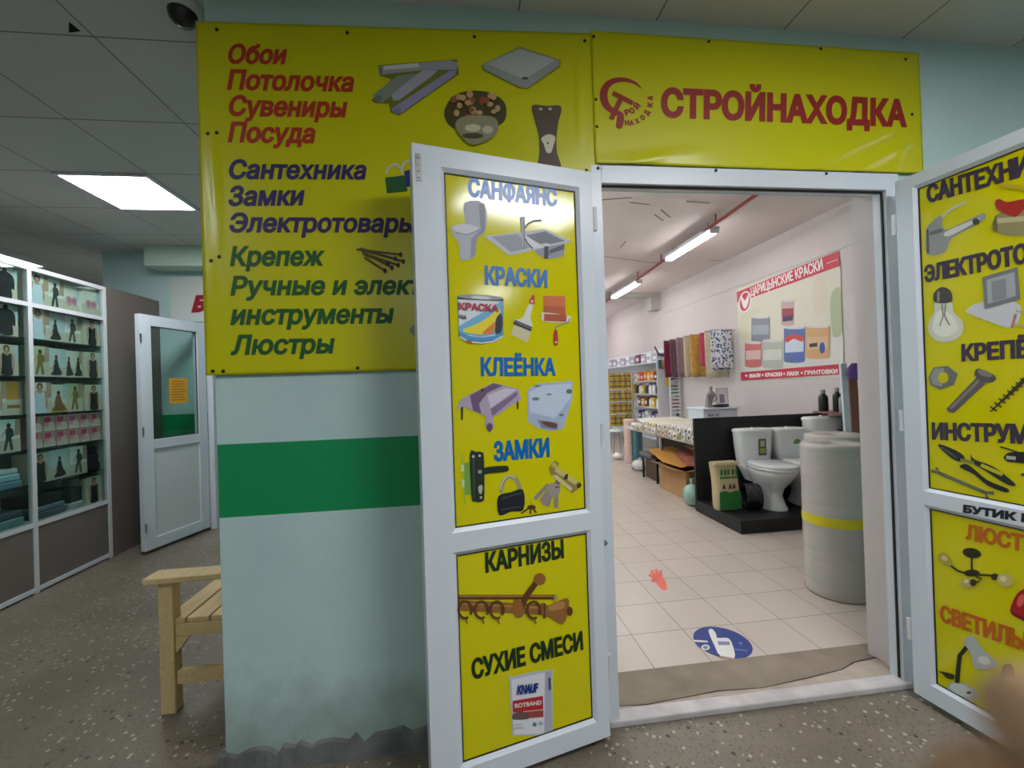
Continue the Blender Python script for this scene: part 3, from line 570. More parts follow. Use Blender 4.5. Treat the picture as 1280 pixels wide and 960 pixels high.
pic('plaster_bag_picture', sp1, PL2, [((196, 196, 208), smooth([(262, 650), (275, 636), (440, 606), (446, 640), (448, 870), (435, 885), (285, 890), (276, 870)], 2)), ((226, 226, 234), [(272, 650), (415, 618), (412, 880), (282, 884)]), ((176, 178, 196), [(415, 618), (440, 610), (446, 870), (412, 880)]), ((186, 40, 46), [(276, 740), (406, 718), (408, 775), (278, 790)]), ((160, 70, 60), [(278, 792), (408, 778), (408, 808), (278, 820)]), ((110, 84, 84), smooth([(280, 795), (320, 785), (345, 815), (280, 818)])), ((90, 130, 150), ell(370, 840, 9, 9)), ((160, 180, 190), ell(396, 836, 9, 9)), ((190, 190, 196), [(284, 838), (315, 836), (315, 842), (284, 844)]), ((200, 190, 186), [(284, 852), (322, 850), (322, 855), (284, 857)]), ((80, 84, 120), [(428, 640), (438, 638), (440, 690), (430, 692)])], ZD)
mb = MB(ink(20, 50, 130)); lettering(mb, PL2, 'KNAUF', (293, 711), (382, 700), (297, 668), .06, None, ZD, .0056); mb.build('bag_lettering', sp1)
mb = MB(ink(236, 226, 226)); lettering(mb, PL2, 'ROTBAND', (284, 768), (398, 752), (284, 748), .05, None, ZD, .0056); mb.build('bag_lettering', sp1)

zrR = .88
d2, PR, u2, n2, W2, bx2 = leaf('door_2', (1.885, 1.615), (1.965, .955), 'open right door leaf with yellow panels and dark headings, cut by the photo edge', zrR, flip=True, sa=.062, sb=.09, top=.048, hr=.028)
PR2 = Plane(PR.o-.012*n2, u2, n2)
p = MB(YEL); bx2(p, .066, W2-.094, zrR+.031, 2.174, -.02, -.0125); bx2(p, .066, W2-.094, .107, zrR-.031, -.02, -.0125); sp2 = p.build('sign_panel', d2)
hg = MB(WHITE2)
for z in (.25, 1.15, 2.0): hg.cyl(PR.w(-.012, z, -.01), PR.w(-.012, z+.09, -.01), .011)
hg.build('hinge', d2)
ZE, ZF, ZG = (1140, 180, 4), (1140, 420, 3.693), (1120, 660, 3.2)
for nm, col, rows in (('dark_lettering', (58, 44, 66), [('САНТЕХНИКА', (78, 298), (512, 176), (72, 208), 'САНТЕХН', ZE), ('ЭЛЕКТРОТОВАРЫ', (64, 695), (512, 608), (60, 608), 'ЭЛЕКТРОТ', ZE), ('КРЕПЁЖ', (230, 118), (478, 105), (228, 37), 'КРЕП', ZF), ('ИНСТРУМЕНТЫ', (93, 478), (457, 496), (91, 398), 'ИНСТРУ', ZF)]),
    ('orange_lettering', (196, 100, 10), [('ЛЮСТРЫ', (280, 45), (512, 96), (281, -18), 'ЛЮСТ', ZG), ('СВЕТИЛЬНИКИ', (177, 373), (510, 492), (176, 304), 'СВЕТИЛЬ', ZG)])):
    mb = MB(ink(*col))
    for b_, bl, br, tl, pre, zm in rows: lettering(mb, PR2, b_, bl, br, tl, .05, pre, zm)
    mb.build(nm, sp2)
mb = MB(ink(24, 22, 40)); lettering(mb, PR, 'БУТИК №', (235, 815), (482, 855), (237, 777), .09, 'БУТИК', ZF, .0008); mb.build('rail_lettering', d2)
pic('mixer_tap_picture', sp2, PR2, [((150, 152, 150), smooth([(75, 550), (72, 440), (90, 400), (150, 355), (165, 430), (310, 365), (360, 345), (368, 370), (330, 400), (200, 470), (165, 540)], 3)), ((90, 90, 90), [(75, 548), (72, 430), (84, 420), (88, 545)]), ((206, 208, 206), stroke([(150, 365), (200, 325), (270, 290)], 10)), ((214, 214, 212), smooth([(170, 440), (320, 375), (330, 385), (190, 460)])), ((60, 60, 60), ell(322, 388, 18, 16)), ((110, 112, 110), [(90, 440), (150, 420), (155, 435), (95, 455)])], ZE)
pic('ball_valve_picture', sp2, PR2, [((150, 140, 96), smooth([(405, 400), (440, 345), (600, 340), (660, 380), (640, 440), (520, 460), (420, 440)], 3)), ((196, 186, 140), stroke([(420, 385), (600, 370)], 26)), ((176, 36, 22), smooth([(418, 285), (440, 275), (480, 290), (560, 275), (620, 290), (560, 330), (520, 365), (470, 350), (425, 320)], 3)), ((200, 170, 20), stroke([(445, 205), (660, 235)], 22)), ((110, 100, 66), [(404, 395), (425, 350), (430, 440), (408, 430)])], ZE)
pic('light_bulb_picture', sp2, PR2, [((214, 214, 196), smooth([(118, 790), (195, 790), (210, 840), (255, 890), (250, 950), (200, 985), (130, 985), (85, 940), (90, 880), (112, 840)])), ((236, 236, 224), smooth([(120, 850), (160, 830), (210, 870), (230, 930), (160, 965), (105, 930)])), ((70, 66, 60), smooth([(112, 745), (150, 715), (195, 735), (198, 790), (116, 792)], 3)), ((150, 146, 140), [(128, 740), (140, 735), (140, 788), (128, 788)]), ((120, 116, 104), stroke([(150, 800), (158, 860), (140, 910)], 5)), ((120, 116, 104), stroke([(170, 800), (165, 860), (190, 905)], 5))], ZE)
pic('switch_and_plug_picture', sp2, PR2, [((206, 206, 210), smooth([(272, 830), (350, 790), (520, 790), (545, 850), (500, 920), (380, 885), (290, 850)], 3)), ((176, 120, 110), stroke([(520, 850), (500, 920)], 14)), ((190, 170, 130), stroke([(520, 835), (640, 850)], 10)), ((190, 170, 130), stroke([(510, 900), (640, 920)], 10)), ((120, 122, 128), [(355, 665), (530, 615), (545, 775), (365, 825)]), ((170, 172, 178), [(375, 680), (515, 640), (522, 760), (382, 800)]), ((140, 142, 148), [(400, 690), (470, 670), (478, 770), (405, 790)])], ZE)
pic('nut_picture', sp2, PR2, [((110, 112, 106), [(78, 190), (100, 145), (165, 138), (212, 175), (195, 225), (130, 248), (85, 225)]), ((150, 152, 146), [(85, 190), (105, 150), (150, 148), (140, 235), (95, 222)]), ((206, 196, 0), ell(146, 192, 24, 26))], ZF)
pic('bolt_picture', sp2, PR2, [((96, 88, 86), [(160, 335), (300, 190), (345, 215), (195, 355), (170, 352)]), ((140, 130, 126), stroke([(178, 335), (310, 205)], 12)), ((84, 78, 76), smooth([(290, 170), (310, 150), (380, 180), (385, 205), (350, 215), (300, 192)], 3)), ((130, 122, 120), ell(338, 172, 36, 14, 20))], ZF)
scw = [((70, 62, 40), stroke([(362, 350), (560, 165)], [6, 26]))]
for i in range(9): x, y = 378+i*20, 335-i*18.5; scw.append(((48, 42, 30), stroke([(x-16, y-10), (x+16, y+12)], 7)))
pic('wood_screw_picture', sp2, PR2, scw, ZF)
pic('pliers_picture', sp2, PR2, [((40, 44, 30), smooth([(120, 505), (150, 505), (225, 540), (245, 570), (215, 580), (170, 555)], 3)), ((90, 96, 80), stroke([(135, 512), (205, 560)], 7)), ((36, 38, 34), smooth([(272, 545), (290, 570), (380, 605), (475, 680), (465, 692), (420, 675), (320, 610), (280, 585)], 3)), ((196, 190, 40), stroke([(320, 595), (420, 640)], 16)), ((30, 32, 30), smooth([(222, 605), (250, 590), (290, 615), (350, 665), (445, 705), (435, 722), (350, 690), (290, 640)], 3)), ((130, 130, 60), stroke([(225, 570), (290, 585)], 14))], ZF)
pic('wrench_picture', sp2, PR2, [((92, 98, 80), stroke([(125, 632), (345, 725)], 16)), ((92, 98, 80), stroke([(90, 622), (128, 632), (112, 608)], 14)), ((92, 98, 80), stroke([(380, 725), (342, 722), (350, 755)], 16)), ((140, 146, 120), stroke([(150, 640), (320, 712)], 4))], ZF)
pic('drill_picture', sp2, PR2, [((26, 30, 30), smooth([(435, 545), (480, 535), (640, 540), (640, 590), (440, 580)], 2)), ((180, 184, 176), stroke([(436, 560), (480, 565)], 16)), ((40, 46, 40), stroke([(408, 512), (440, 520), (500, 540)], 7)), ((40, 44, 36), stroke([(505, 640), (620, 640)], 12))], ZF)
pic('chandelier_picture', sp2, PR2, [((50, 44, 20), ell(304, 100, 38, 20, 10)), ((50, 44, 20), stroke([(304, 115), (304, 175)], 8)), ((50, 44, 20), ell(304, 180, 32, 14)), ((50, 44, 20), stroke([(220, 150), (250, 172), (300, 185), (390, 190)], 8)), ((50, 44, 20), stroke([(310, 185), (345, 205), (330, 215), (300, 215)], 7)), ((176, 160, 60), smooth([(170, 110), (195, 98), (225, 130), (215, 155), (180, 135)])), ((214, 200, 130), ell(195, 120, 14, 10, 30)), ((60, 50, 24), ell(398, 195, 16, 14)), ((200, 186, 110), ell(440, 208, 34, 26, 15)), ((230, 220, 170), ell(432, 202, 14, 12)), ((190, 172, 100), ell(290, 218, 30, 20)), ((60, 50, 24), ell(312, 218, 14, 14)), ((230, 220, 170), ell(284, 212, 10, 8))], ZG)
pic('red_lamp_picture', sp2, PR2, [((170, 16, 20), smooth([(460, 340), (470, 290), (500, 250), (560, 240), (600, 300), (590, 370), (520, 372)])), ((220, 90, 90), ell(500, 290, 14, 26, 20)), ((100, 10, 14), stroke([(465, 340), (515, 368), (585, 365)], 10))], ZG)
pic('desk_lamp_picture', sp2, PR2, [((176, 184, 180), ell(268, 655, 66, 34, 22)), ((206, 212, 208), ell(262, 648, 48, 22, 22)), ((36, 40, 20), stroke([(246, 620), (250, 560), (256, 510), (285, 475)], 18)), ((180, 186, 184), smooth([(278, 440), (310, 432), (345, 480), (408, 540), (390, 560), (320, 562), (300, 500), (276, 465)], 3)), ((216, 220, 212), ell(355, 530, 26, 16, 20)), ((46, 50, 26), smooth([(172, 572), (232, 585), (230, 605), (205, 600), (190, 585)])), ((50, 54, 50), ell(294, 658, 10, 6))], ZG)
pic('dark_lamp_picture', sp2, PR2, [((60, 34, 20), smooth([(425, 560), (445, 543), (470, 560), (475, 660), (420, 640)]))], ZG)

# ------------------------------------------------------------------ right shop wall: poster
PP = Plane((4.044, 5.76, 0), (0, -1, 0), (-1, 0, 0))
po = thing('poster', (4.044, 5.0, 1.38), 'large paint poster with red bands and painted cans on white shop wall', 'poster')
ZS = (740, 230, 3.368)
def quad(pl, pts, zoom): return [pl.at(zoom[0]+x/zoom[2], zoom[1]+y/zoom[2]) for x, y in pts]
MB(M('poster_paper', (216, 206, 190), .3)).box(4.044, 4.048, 4.07, 5.765, 1.38, 2.705).build('sheet', po)
RB = (196, 40, 66)
pic('background_picture', po, PP, [((214, 208, 192), [(614, 505), (1046, 350), (1060, 760), (628, 790)]), ((208, 204, 178), smooth([(625, 560), (700, 520), (690, 640), (625, 650)])), ((214, 202, 182), smooth([(930, 420), (980, 400), (990, 520), (940, 560)])), ((172, 182, 146), smooth([(1005, 480), (1044, 440), (1052, 620), (1015, 640)])), ((214, 212, 208), [(625, 700), (1058, 640), (1060, 765), (628, 795)])], ZS)
pic('red_band', po, PP, [(RB, [(610, 455), (1040, 281), (1045, 345), (612, 500)])], ZS, .003)
pic('red_band', po, PP, [(RB, [(627, 793), (1056, 757), (1058, 801), (629, 828)])], ZS, .003)
def can3(x0, x1, y0, y1, col, lab, dip=8):
    cx_, rx = (x0+x1)/2, (x1-x0)/2
    return [(col, [(x0, y0), (x1, y0-4)]+[(x1, y1-4)]+ell(cx_, y1, rx, dip, 0, 10, 0, 180)[1:-1]+[(x0, y1)]), ((206, 204, 206), ell(cx_, y0, rx, dip*.8)), (lab, [(x0+rx*.12, y0+(y1-y0)*.35), (x1-rx*.12, y0+(y1-y0)*.32), (x1-rx*.12, y0+(y1-y0)*.72), (x0+rx*.12, y0+(y1-y0)*.75)])]
pic('paint_cans_picture', po, PP, can3(798, 852, 490, 590, (190, 160, 160), (150, 60, 70)) + can3(672, 750, 560, 660, (130, 136, 146), (160, 166, 176)) + can3(645, 716, 668, 765, (200, 110, 106), (220, 186, 182)) + can3(718, 806, 660, 770, (176, 180, 170), (206, 206, 200)) + can3(810, 898, 605, 745, (86, 106, 166), (200, 208, 226)) + [((206, 70, 56), stroke([(816, 660), (850, 640), (892, 655)], 22))] + can3(903, 1002, 600, 728, (204, 160, 112), (212, 178, 140)) + [((50, 80, 160), ell(972, 690, 12, 24)), ((60, 50, 46), [(918, 672), (952, 668), (952, 684), (918, 688)]), ((60, 50, 80), [(806, 560), (846, 552), (846, 572), (806, 580)])], ZS, .003)
mb = MB(ink(240, 232, 232)); lettering(mb, PP, 'ЦАРИЦЫНСКИЕ КРАСКИ', (672, 472), (976, 358), (668, 436), .03, None, ZS, .006)
mb.build('white_heading', po); [lettering(MB(ink(240, 232, 232)), PP, w_, (a, 816-(a-663)*.05), (b, 816-(b-663)*.05), (a-.5, 799-(a-663)*.055), .07, None, ZS, .006).build('white_lettering', po) for w_, a, b in (('ЭМАЛИ', 663, 711), ('КРАСКИ', 731, 802), ('ЛАКИ', 821, 872), ('ГРУНТОВКИ', 897, 1036))]
for x, y in ((651, 807), (720, 804), (811, 799), (885, 795)): pic('bullet', po, PP, [((240, 232, 232), ell(x, y, 4, 5))], ZS, .006)
pic('emblem', po, PP, [((240, 232, 232), ell(646, 496, 26, 46, 10)), (RB, ell(646, 496, 21, 40, 10)), ((240, 232, 232), smooth([(630, 470), (646, 490), (662, 462), (660, 500), (646, 525), (634, 505)]))], ZS, .007)
pic('dash', po, PP, [((240, 232, 232), stroke([(990, 335), (1035, 318)], 3))], ZS, .007)

# ------------------------------------------------------------------ shop lamps, pipe, small ceiling things
TUBE = M('fluorescent_tube', (255, 252, 250), .5, emit=SHOP_E)
def shop_lamp(x, y0, y1, z, label):
    r = thing('ceiling_light', (x, (y0+y1)/2, z+.1), label, 'ceiling light', 'tube lamps of the shop')
    MB(TUBE).box(x-.045, x+.045, y0+.02, y1-.02, z-.012, z+.02).build('diffuser', r, bevel=.008)
    MB(WHITE2).box(x-.06, x+.06, y0, y1, z+.02, z+.06).box(x-.05, x+.05, y0, y0+.02, z-.015, z+.02).box(x-.05, x+.05, y1-.02, y1, z-.015, z+.02).build('housing', r)
    for y in (y0+.12, y1-.12): MB(STEEL).cyl((x, y, z+.06), (x, y, 3.2), .005).build('hanger', r)
shop_lamp(2.86, 4.42, 5.48, 3.05, 'lit tube lamp nearest the doorway on the red pipe')
shop_lamp(2.99, 6.75, 7.95, 3.05, 'second lit tube lamp farther along the red pipe')
shop_lamp(3.05, 9.7, 10.9, 3.05, 'extra tube lamp added to brighten the far end of the shop')  # extra lamp, added so the back of the shop reads bright
for x in (1.0, -.1):  # two rows of unseen lamps, added to raise the shop's light level
    for y in (3.2, 4.9, 6.6, 8.6, 9.9, 11.2): shop_lamp(x, y-.6, y+.6, 3.05, 'unseen tube lamp added behind the left door leaf to brighten the shop')
pp = MB(M('red_brown_pipe', (150, 62, 52), .5)); pp.tube([(2.74, 3.0, 3.10), (2.80, 4.3, 3.10), (2.93, 6.4, 3.10), (3.02, 8.2, 3.09), (3.10, 11.5, 3.09)], .018)
for y in (3.5, 4.3, 5.7, 6.6, 8.1): pp.cyl((2.74+(y-3)*.046, y, 3.10), (2.74+(y-3)*.046, y, 3.2), .008)
tag(pp.build('ceiling_pipe'), 'long red brown pipe running under the shop ceiling past the tube lamps', 'pipe')
sd = MB(WHITE).lathe([(.13, 0), (.13, .04), (.10, .09), (.05, .10)], (2.42, 3.2, 3.2), (0, 0, -1)); tag(sd.build('smoke_detector'), 'round white fitting on the shop ceiling beside the red pipe', 'detector')
cb = MB(BLACKP).tube([(1.0+.075*i, 2.62+.03*math.sin(i), 3.19-.10*math.sin(PI*i/12)) for i in range(13)], .007); tag(cb.build('ceiling_cable'), 'thin black cable sagging under the shop ceiling above the doorway', 'cable')
sf = MB(M('ceiling_scuff', (120, 104, 96), .9))
for (x, y), (x2, y2) in (((787, 253), (812, 256)), ((818, 268), (829, 276)), ((826, 262), (838, 272)), ((858, 252), (888, 254)), ((752, 250), (790, 247)), ((775, 310), (782, 302)), ((751, 320), (828, 330)), ((885, 325), (902, 326))):
    a, b = fl(x, y, 3.197), fl(x2, y2, 3.197); t = (b-a).normalized(); n = Vector((-t.y, t.x, 0))*.008; sf.poly([a-n, a+n, b+n, b-n])
struct('trim_6', sf, 'dark scuffs and seams on the pale shop ceiling', 'scuff marks')
struct('trim_7', MB(M('grey_bracket', (190, 186, 180), .6)).box(3.85, 4.05, 8.15, 8.4, 2.85, 3.2).box(-.8, 3.85, 8.15, 8.4, 3.12, 3.2), 'shallow ceiling beam with boxed end at the right wall', 'beam')
struct('trim_8', MB(SHOPW).box(4.04, 4.05, 3.9, 11.8, 2.745, 2.765), 'thin white cable duct along the right shop wall', 'duct')

# ------------------------------------------------------------------ black stand with toilets
tag(MB(BLACK).box(2.45, 4.04, 3.55, 4.268, 0, .12).build('display_stand', loc=(3.2, 3.9, 0), bevel=.004), 'black painted low platform on the tiled floor carrying the toilets', 'display stand')
tag(MB(BLACK).box(2.45, 4.04, 4.27, 4.30, 0, .99).build('back_board', loc=(3.2, 4.285, 0), bevel=.003), 'tall black board standing behind the toilets', 'board')
def superring(yc, z, hw, hd, xc=0, n=28, p=2.4):
    out = []
    for i in range(n):
        t = 2*PI*i/n; c, s_ = math.cos(t), math.sin(t)
        out.append((xc+hw*math.copysign(abs(c)**(2/p), c), yc+hd*math.copysign(abs(s_)**(2/p), s_), z))
    return out
def make_toilet(loc, label, tank_h=.36, tw=.2, p=4, lid_flat=False, sticker=None, sc=1.0):
    r = thing('toilet', (0, 0, 0), label, 'toilet', 'white toilets on the black stand')
    b = MB(CERAM); b.loft([superring(*q) for q in [(-.33, 0, .115, .185), (-.33, .015, .115, .185), (-.33, .05, .10, .165), (-.325, .13, .088, .135), (-.33, .20, .105, .15), (-.345, .27, .145, .20), (-.36, .33, .17, .235), (-.37, .372, .182, .252), (-.37, .385, .180, .25)]])
    b.loft([superring(*q, p=4) for q in [(-.13, .22, .08, .09), (-.12, .33, .13, .10), (-.11, .375, .16, .095), (-.11, .385, .16, .095)]]); b.build('bowl', r)
    s_ = MB(CERAM); s_.loft([superring(*q) for q in [(-.385, .388, .180, .243), (-.385, .393, .190, .252), (-.385, .412, .192, .254), (-.385, .418, .188, .25)]]); s_.build('seat', r)
    l = MB(CERAM); l.loft([superring(*q) for q in [(-.385, .420, .186, .247), (-.385, .426, .190, .252), (-.385, .440, .186, .248), (-.385, .449, .15, .21), (-.385, .452, .05, .08)]])
    l.use(CHROME).cyl((-.09, -.135, .43), (-.05, -.135, .43), .012).cyl((.05, -.135, .43), (.09, -.135, .43), .012); l.build('lid', r)
    t = MB(CERAM); z0 = .385; z1 = z0+tank_h-.03
    t.loft([superring(-.115, z0, tw*.80, .075, p=p), superring(-.112, z0+.03, tw*.86, .082, p=p), superring(-.11, z0+tank_h*.55, tw*.95, .088, p=p), superring(-.11, z1, tw, .09, p=p)]); t.build('tank', r)
    q = MB(CERAM); ov = .006 if not lid_flat else .001
    q.loft([superring(-.11, z1+.001, tw+ov, .09+ov, p=p), superring(-.11, z1+.022, tw+ov, .09+ov, p=p), superring(-.11, z1+.034, tw-.012, .08, p=p), superring(-.11, z1+.038, tw*.5, .04, p=p)])
    q.use(CHROME).lathe([(.022, 0), (.022, .006), (.016, .010)], (0, -.11, z1+.036)); q.build('tank_lid', r)
    if sticker == 'tall':
        k = MB(ink(84, 92, 60)).box(.0, .085, -.2015, -.199, z0+.10, z0+.27); k.use(ink(150, 158, 90)).box(.012, .073, -.203, -.201, z0+.12, z0+.17); k.use(ink(170, 176, 150)).box(.02, .065, -.203, -.201, z0+.19, z0+.25); k.build('sticker', r)
    if sticker == 'arch':
        k = MB(ink(112, 150, 60)); k.add([(.04+.045*math.cos(PI*i/12), -.2025, z0+.20+.05*math.sin(PI*i/12)) for i in range(13)], [list(range(13))]); k.build('sticker', r); MB(ink(150, 60, 50)).box(.13, .15, -.2025, -.200, z0+.27, z0+.30).build('sticker', r)
    if sticker == 'small':
        k = MB(ink(90, 92, 96)).box(.09, .14, -.2035, -.20, z0+.26, z0+.30); k.build('sticker', r)
    r.location = loc; r.scale = (sc,)*3; return r
make_toilet((3.01, 4.235, .12), 'white toilet nearest the green sack, with tall label on its cistern', .37, .2, 3.2, sticker='tall')
make_toilet((3.405, 4.235, .12), 'white toilet with square cistern and round green sticker, second on the black stand', .36, .178, 6, True, 'arch')
make_toilet((3.81, 4.235, .12), 'white toilet with the tallest cistern, at the right end of the black stand', .42, .185, 3.2, sticker='small', sc=1.05)
# sack
sk = thing('sack', (2.58, 3.92, .12), 'beige and green paper sack standing on the black stand beside the toilets', 'sack')
SACK = M('sack_paper', (196, 178, 140), .7, bump=.4, bscale=14)
def sackring(z, hw, hd, lean=0, xs=0): return superring(3.92+lean, z, hw*.9, hd, 2.555+xs, 28, 3.5)
MB(SACK).loft([sackring(.121, .125, .05), sackring(.14, .135, .06), sackring(.25, .138, .068), sackring(.36, .136, .066, .005), sackring(.46, .140, .055, .012, -.005), sackring(.54, .148, .040, .02, -.01), sackring(.575, .15, .022, .025, -.012), sackring(.59, .145, .012, .02, -.012)]).build('body', sk)
MB(SACK).box(2.415, 2.675, 3.862, 3.905, .555, .592).build('folded_top', sk, bevel=.012, seg=3)
gp = MB(ink(40, 116, 50))
def front(a, z): return (2.555+a*.9, 3.92-.0735-.001+(.012 if z > .42 else 0), z)
gp.poly([front(*q) for q in [(-.12, .135), (.12, .135), (.124, .30), (.08, .315), (.0, .30), (-.06, .318), (-.122, .305)]])
gp.build('green_patch', sk); gp = MB(ink(40, 116, 50))
for i, a in enumerate((-.10, -.06, -.02, .03, .075)):
    gp.poly([front(a, .465), front(a+.03, .468), front(a+.034, .52), front(a+.004, .522)]); gp.poly([front(a-.006, .43), front(a+.034, .432), front(a+.034, .45), front(a-.004, .452)])
gp.build('green_print', sk); gp = MB(ink(70, 56, 36))
for a in (-.07, .0, .045): gp.poly([front(a-.02, .325), front(a+.0, .34), front(a+.02, .33), front(a+.012, .375), front(a-.004, .385), front(a-.012, .36)])
gp.build('dark_print', sk)
co = MB(M('black_hose', (16, 17, 22), .3))
for i in range(6): co.torus((2.845, 3.90, .12+.175), (.75, -.45+.02*(i % 2), .03), .145-.004*(i % 2), .022) if 0 else co.torus(Vector((2.785, 3.86, .245))+Vector((.954, -.3, 0))*(i-2.5)*.022, (.954, -.3, 0), .108, .0165)
tag(co.build('hose_coil', loc=(2.785, 3.86, .12)), 'coil of ribbed black hose standing between sack and toilet', 'hose')

# ------------------------------------------------------------------ wrapped rolls by the doorway
BUB = M('bubble_wrap', (188, 180, 176), .25, bump=.25, bscale=60, noise=.05, nscale=14, stretch=(.3, .3, 2))
def wraproll(x, y, r, h, label, band):
    t = thing('bubble_wrap_roll', (x, y, 0), label, 'bubble wrap roll', 'bubble wrap rolls by the entrance')
    rr_ = random.Random(int(x*100)); prof = [(r*.98, .004)]
    z = .01
    while z < h-.02: prof.append((r*(1+rr_.uniform(-.006, .004)), z)); z += .022
    prof += [(r, h-.012), (r*.93, h), (r*.25, h-.004), (r*.2, h-.03), (.01, h-.03)]
    MB(BUB).lathe(prof, (x, y, 0), seg=40).build('wrap', t)
    MB(M('dark_base', (50, 46, 42), .8)).lathe([(r*.97, 0), (r*.97, .004)], (x, y, 0), seg=40).build('base', t)
    if band: tag(MB(M('yellow_tape', (214, 198, 20), .35)).lathe([(r*1.014, .455), (r*1.016, .46), (r*1.016, .51), (r*1.014, .515)], (x, y, 0), seg=40, caps=False).build('tape', t), 'yellow tape band', None)
wraproll(2.385, 2.50, .178, .965, 'tall bubble wrap roll with yellow tape band just inside the doorway', True)
wraproll(2.86, 2.98, .20, .95, 'bubble wrap roll half hidden behind the taped roll', False)

# ------------------------------------------------------------------ floor stickers
s = thing('floor_sticker', (1.335, 2.12, 0), 'round blue floor sticker with white gloved thumb-up hand inside the doorway', 'sticker')
FS = lambda pts, z: [fl(740+x/3.368, 640+y/3.368, z) for x, y in pts]
c0 = Vector((1.335, 2.125, 0)); R0 = .142
MB(ink(40, 62, 132)).lathe([(R0, 0), (R0, .0015)], c0, seg=40).build('disc', s)
pm = MB(ink(222, 220, 216))
def fpoly(mb, pts, z):
    q = FS(pts, z); ar = sum(q[k-1].x*q[k].y-q[k].x*q[k-1].y for k in range(len(q)))
    mb.poly(q if ar > 0 else q[::-1])
fpoly(pm, smooth([(490, 500), (505, 492), (522, 512), (528, 530), (570, 530), (590, 555), (600, 615), (540, 605), (515, 560), (505, 540)], 3), .0022)
fpoly(pm, [(425, 538), (487, 542), (487, 549), (430, 546)], .0022); fpoly(pm, ell(478, 570, 18, 12), .0022)
pm.use(ink(120, 130, 160)); fpoly(pm, [(530, 544), (580, 546), (580, 560), (532, 560)], .0026); fpoly(pm, ell(478, 570, 11, 7), .0026)
pm.use(ink(110, 130, 190)); fpoly(pm, [(600, 575), (655, 582), (654, 586), (600, 580)], .0026); fpoly(pm, ell(625, 552, 7, 5), .0026)
pm.use(ink(170, 140, 120)); fpoly(pm, [(540, 605), (600, 615), (600, 622), (540, 616)], .0026)
pm.build('printed_hand', s)
h = MB(ink(236, 112, 100))
fpoly(h, smooth([(262, 280), (300, 275), (316, 322), (298, 328), (275, 305)], 3), .001)
for a, b in (((270, 285), (240, 262)), ((275, 282), (250, 246)), ((283, 280), (268, 240)), ((292, 280), (288, 246)), ((272, 290), (250, 288))): fpoly(h, stroke([a, b], 13), .001)
tag(h.build('floor_sticker', loc=(1.34, 2.87, 0)), 'faded red hand-shaped sticker on the beige floor tiles', 'sticker')

# ------------------------------------------------------------------ right wall odds and ends near the jamb
t = thing('wall_shelf', (3.93, 4.0, 1.0), 'small brown wall shelf holding dark bottles at the right wall', 'shelf')
MB(M('brown_board', (132, 82, 62), .5)).box(3.80, 4.045, 3.72, 4.22, 1.0, 1.02).build('board', t, bevel=.003)
for y in (3.8, 4.15): MB(STEEL).box(3.86, 4.045, y-.01, y+.01, .99, 1.0).build('bracket', t)
def bottle(x, y, z, h, r, col, capc, label, grp='bottles on the brown wall shelf', name='bottle'):
    o = thing(name, (x, y, z), label, 'bottle', grp)
    MB(col).lathe([(r*.95, 0), (r, .01), (r, h*.62), (r*.9, h*.70), (r*.45, h*.80), (r*.42, h*.84)], (x, y, z), seg=16).build('body', o)
    MB(capc).lathe([(r*.5, h*.84), (r*.5, h*.99), (r*.4, h)], (x, y, z), seg=12).build('cap', o)
    MB(ink(200, 196, 190)).lathe([(r*1.015, h*.2), (r*1.015, h*.5)], (x, y, z), seg=16, caps=False).build('paper_label', o) if 0 else None
    return o
for x, y, h, r, k, lb in ((3.86, 4.14, .23, .045, BLACKP, 'wide black bottle at the left end of the brown wall shelf'), (3.92, 4.03, .25, .04, BLACKP, 'black bottle second from left on the brown wall shelf'), (3.88, 3.92, .21, .038, M('grey_bottle', (150, 150, 152), .3), 'grey bottle in the middle of the brown wall shelf'), (3.93, 3.84, .25, .036, M('maroon_bottle', (92, 46, 52), .3), 'maroon bottle at the right end of the brown wall shelf')):
    bottle(x, y, 1.021, h, r, k, BLACKP if k is not BLACKP else M('grey_cap', (120, 120, 124), .4), lb)
cr = MB(M('grey_plastic_bag', (120, 112, 108), .3, bump=.6, bscale=20)).ball((3.93, 3.83, .86), .09, .10, .11, 20, .12); tag(cr.build('plastic_bag', loc=(3.93, 3.83, .76)), 'crumpled grey plastic bag hanging below the brown wall shelf', 'bag')
def plank(x, y, wd, h, mat, label, lean=.06):
    m = MB(mat).obox((x, y+lean/2, h/2), (wd/2, 0, 0), (0, .010, 0), (0, lean/2, h/2)); return tag(m.build('plank', loc=(x, y, 0), bevel=.003), label, 'plank', 'planks standing behind the bubble wrap rolls')
plank(3.36, 3.24, .075, 1.45, M('brown_board'), 'brown plank standing upright behind the bubble wrap rolls')
plank(3.275, 3.24, .06, 1.5, WHITE, 'narrow white board standing beside the brown plank behind bubble wrap rolls')
pu = MB(M('purple_film', (112, 70, 150), .25, bump=.5, bscale=15)).loft([superring(3.25, 1.36, .05, .014, 3.35, 16), superring(3.25, 1.40, .085, .024, 3.35, 16), superring(3.25, 1.46, .08, .022, 3.35, 16), superring(3.25, 1.50, .04, .012, 3.35, 16)])
tag(pu.build('film_bundle', loc=(3.35, 3.25, 1.36)), 'purple film bundle wrapped against the tops of the standing planks', 'film')

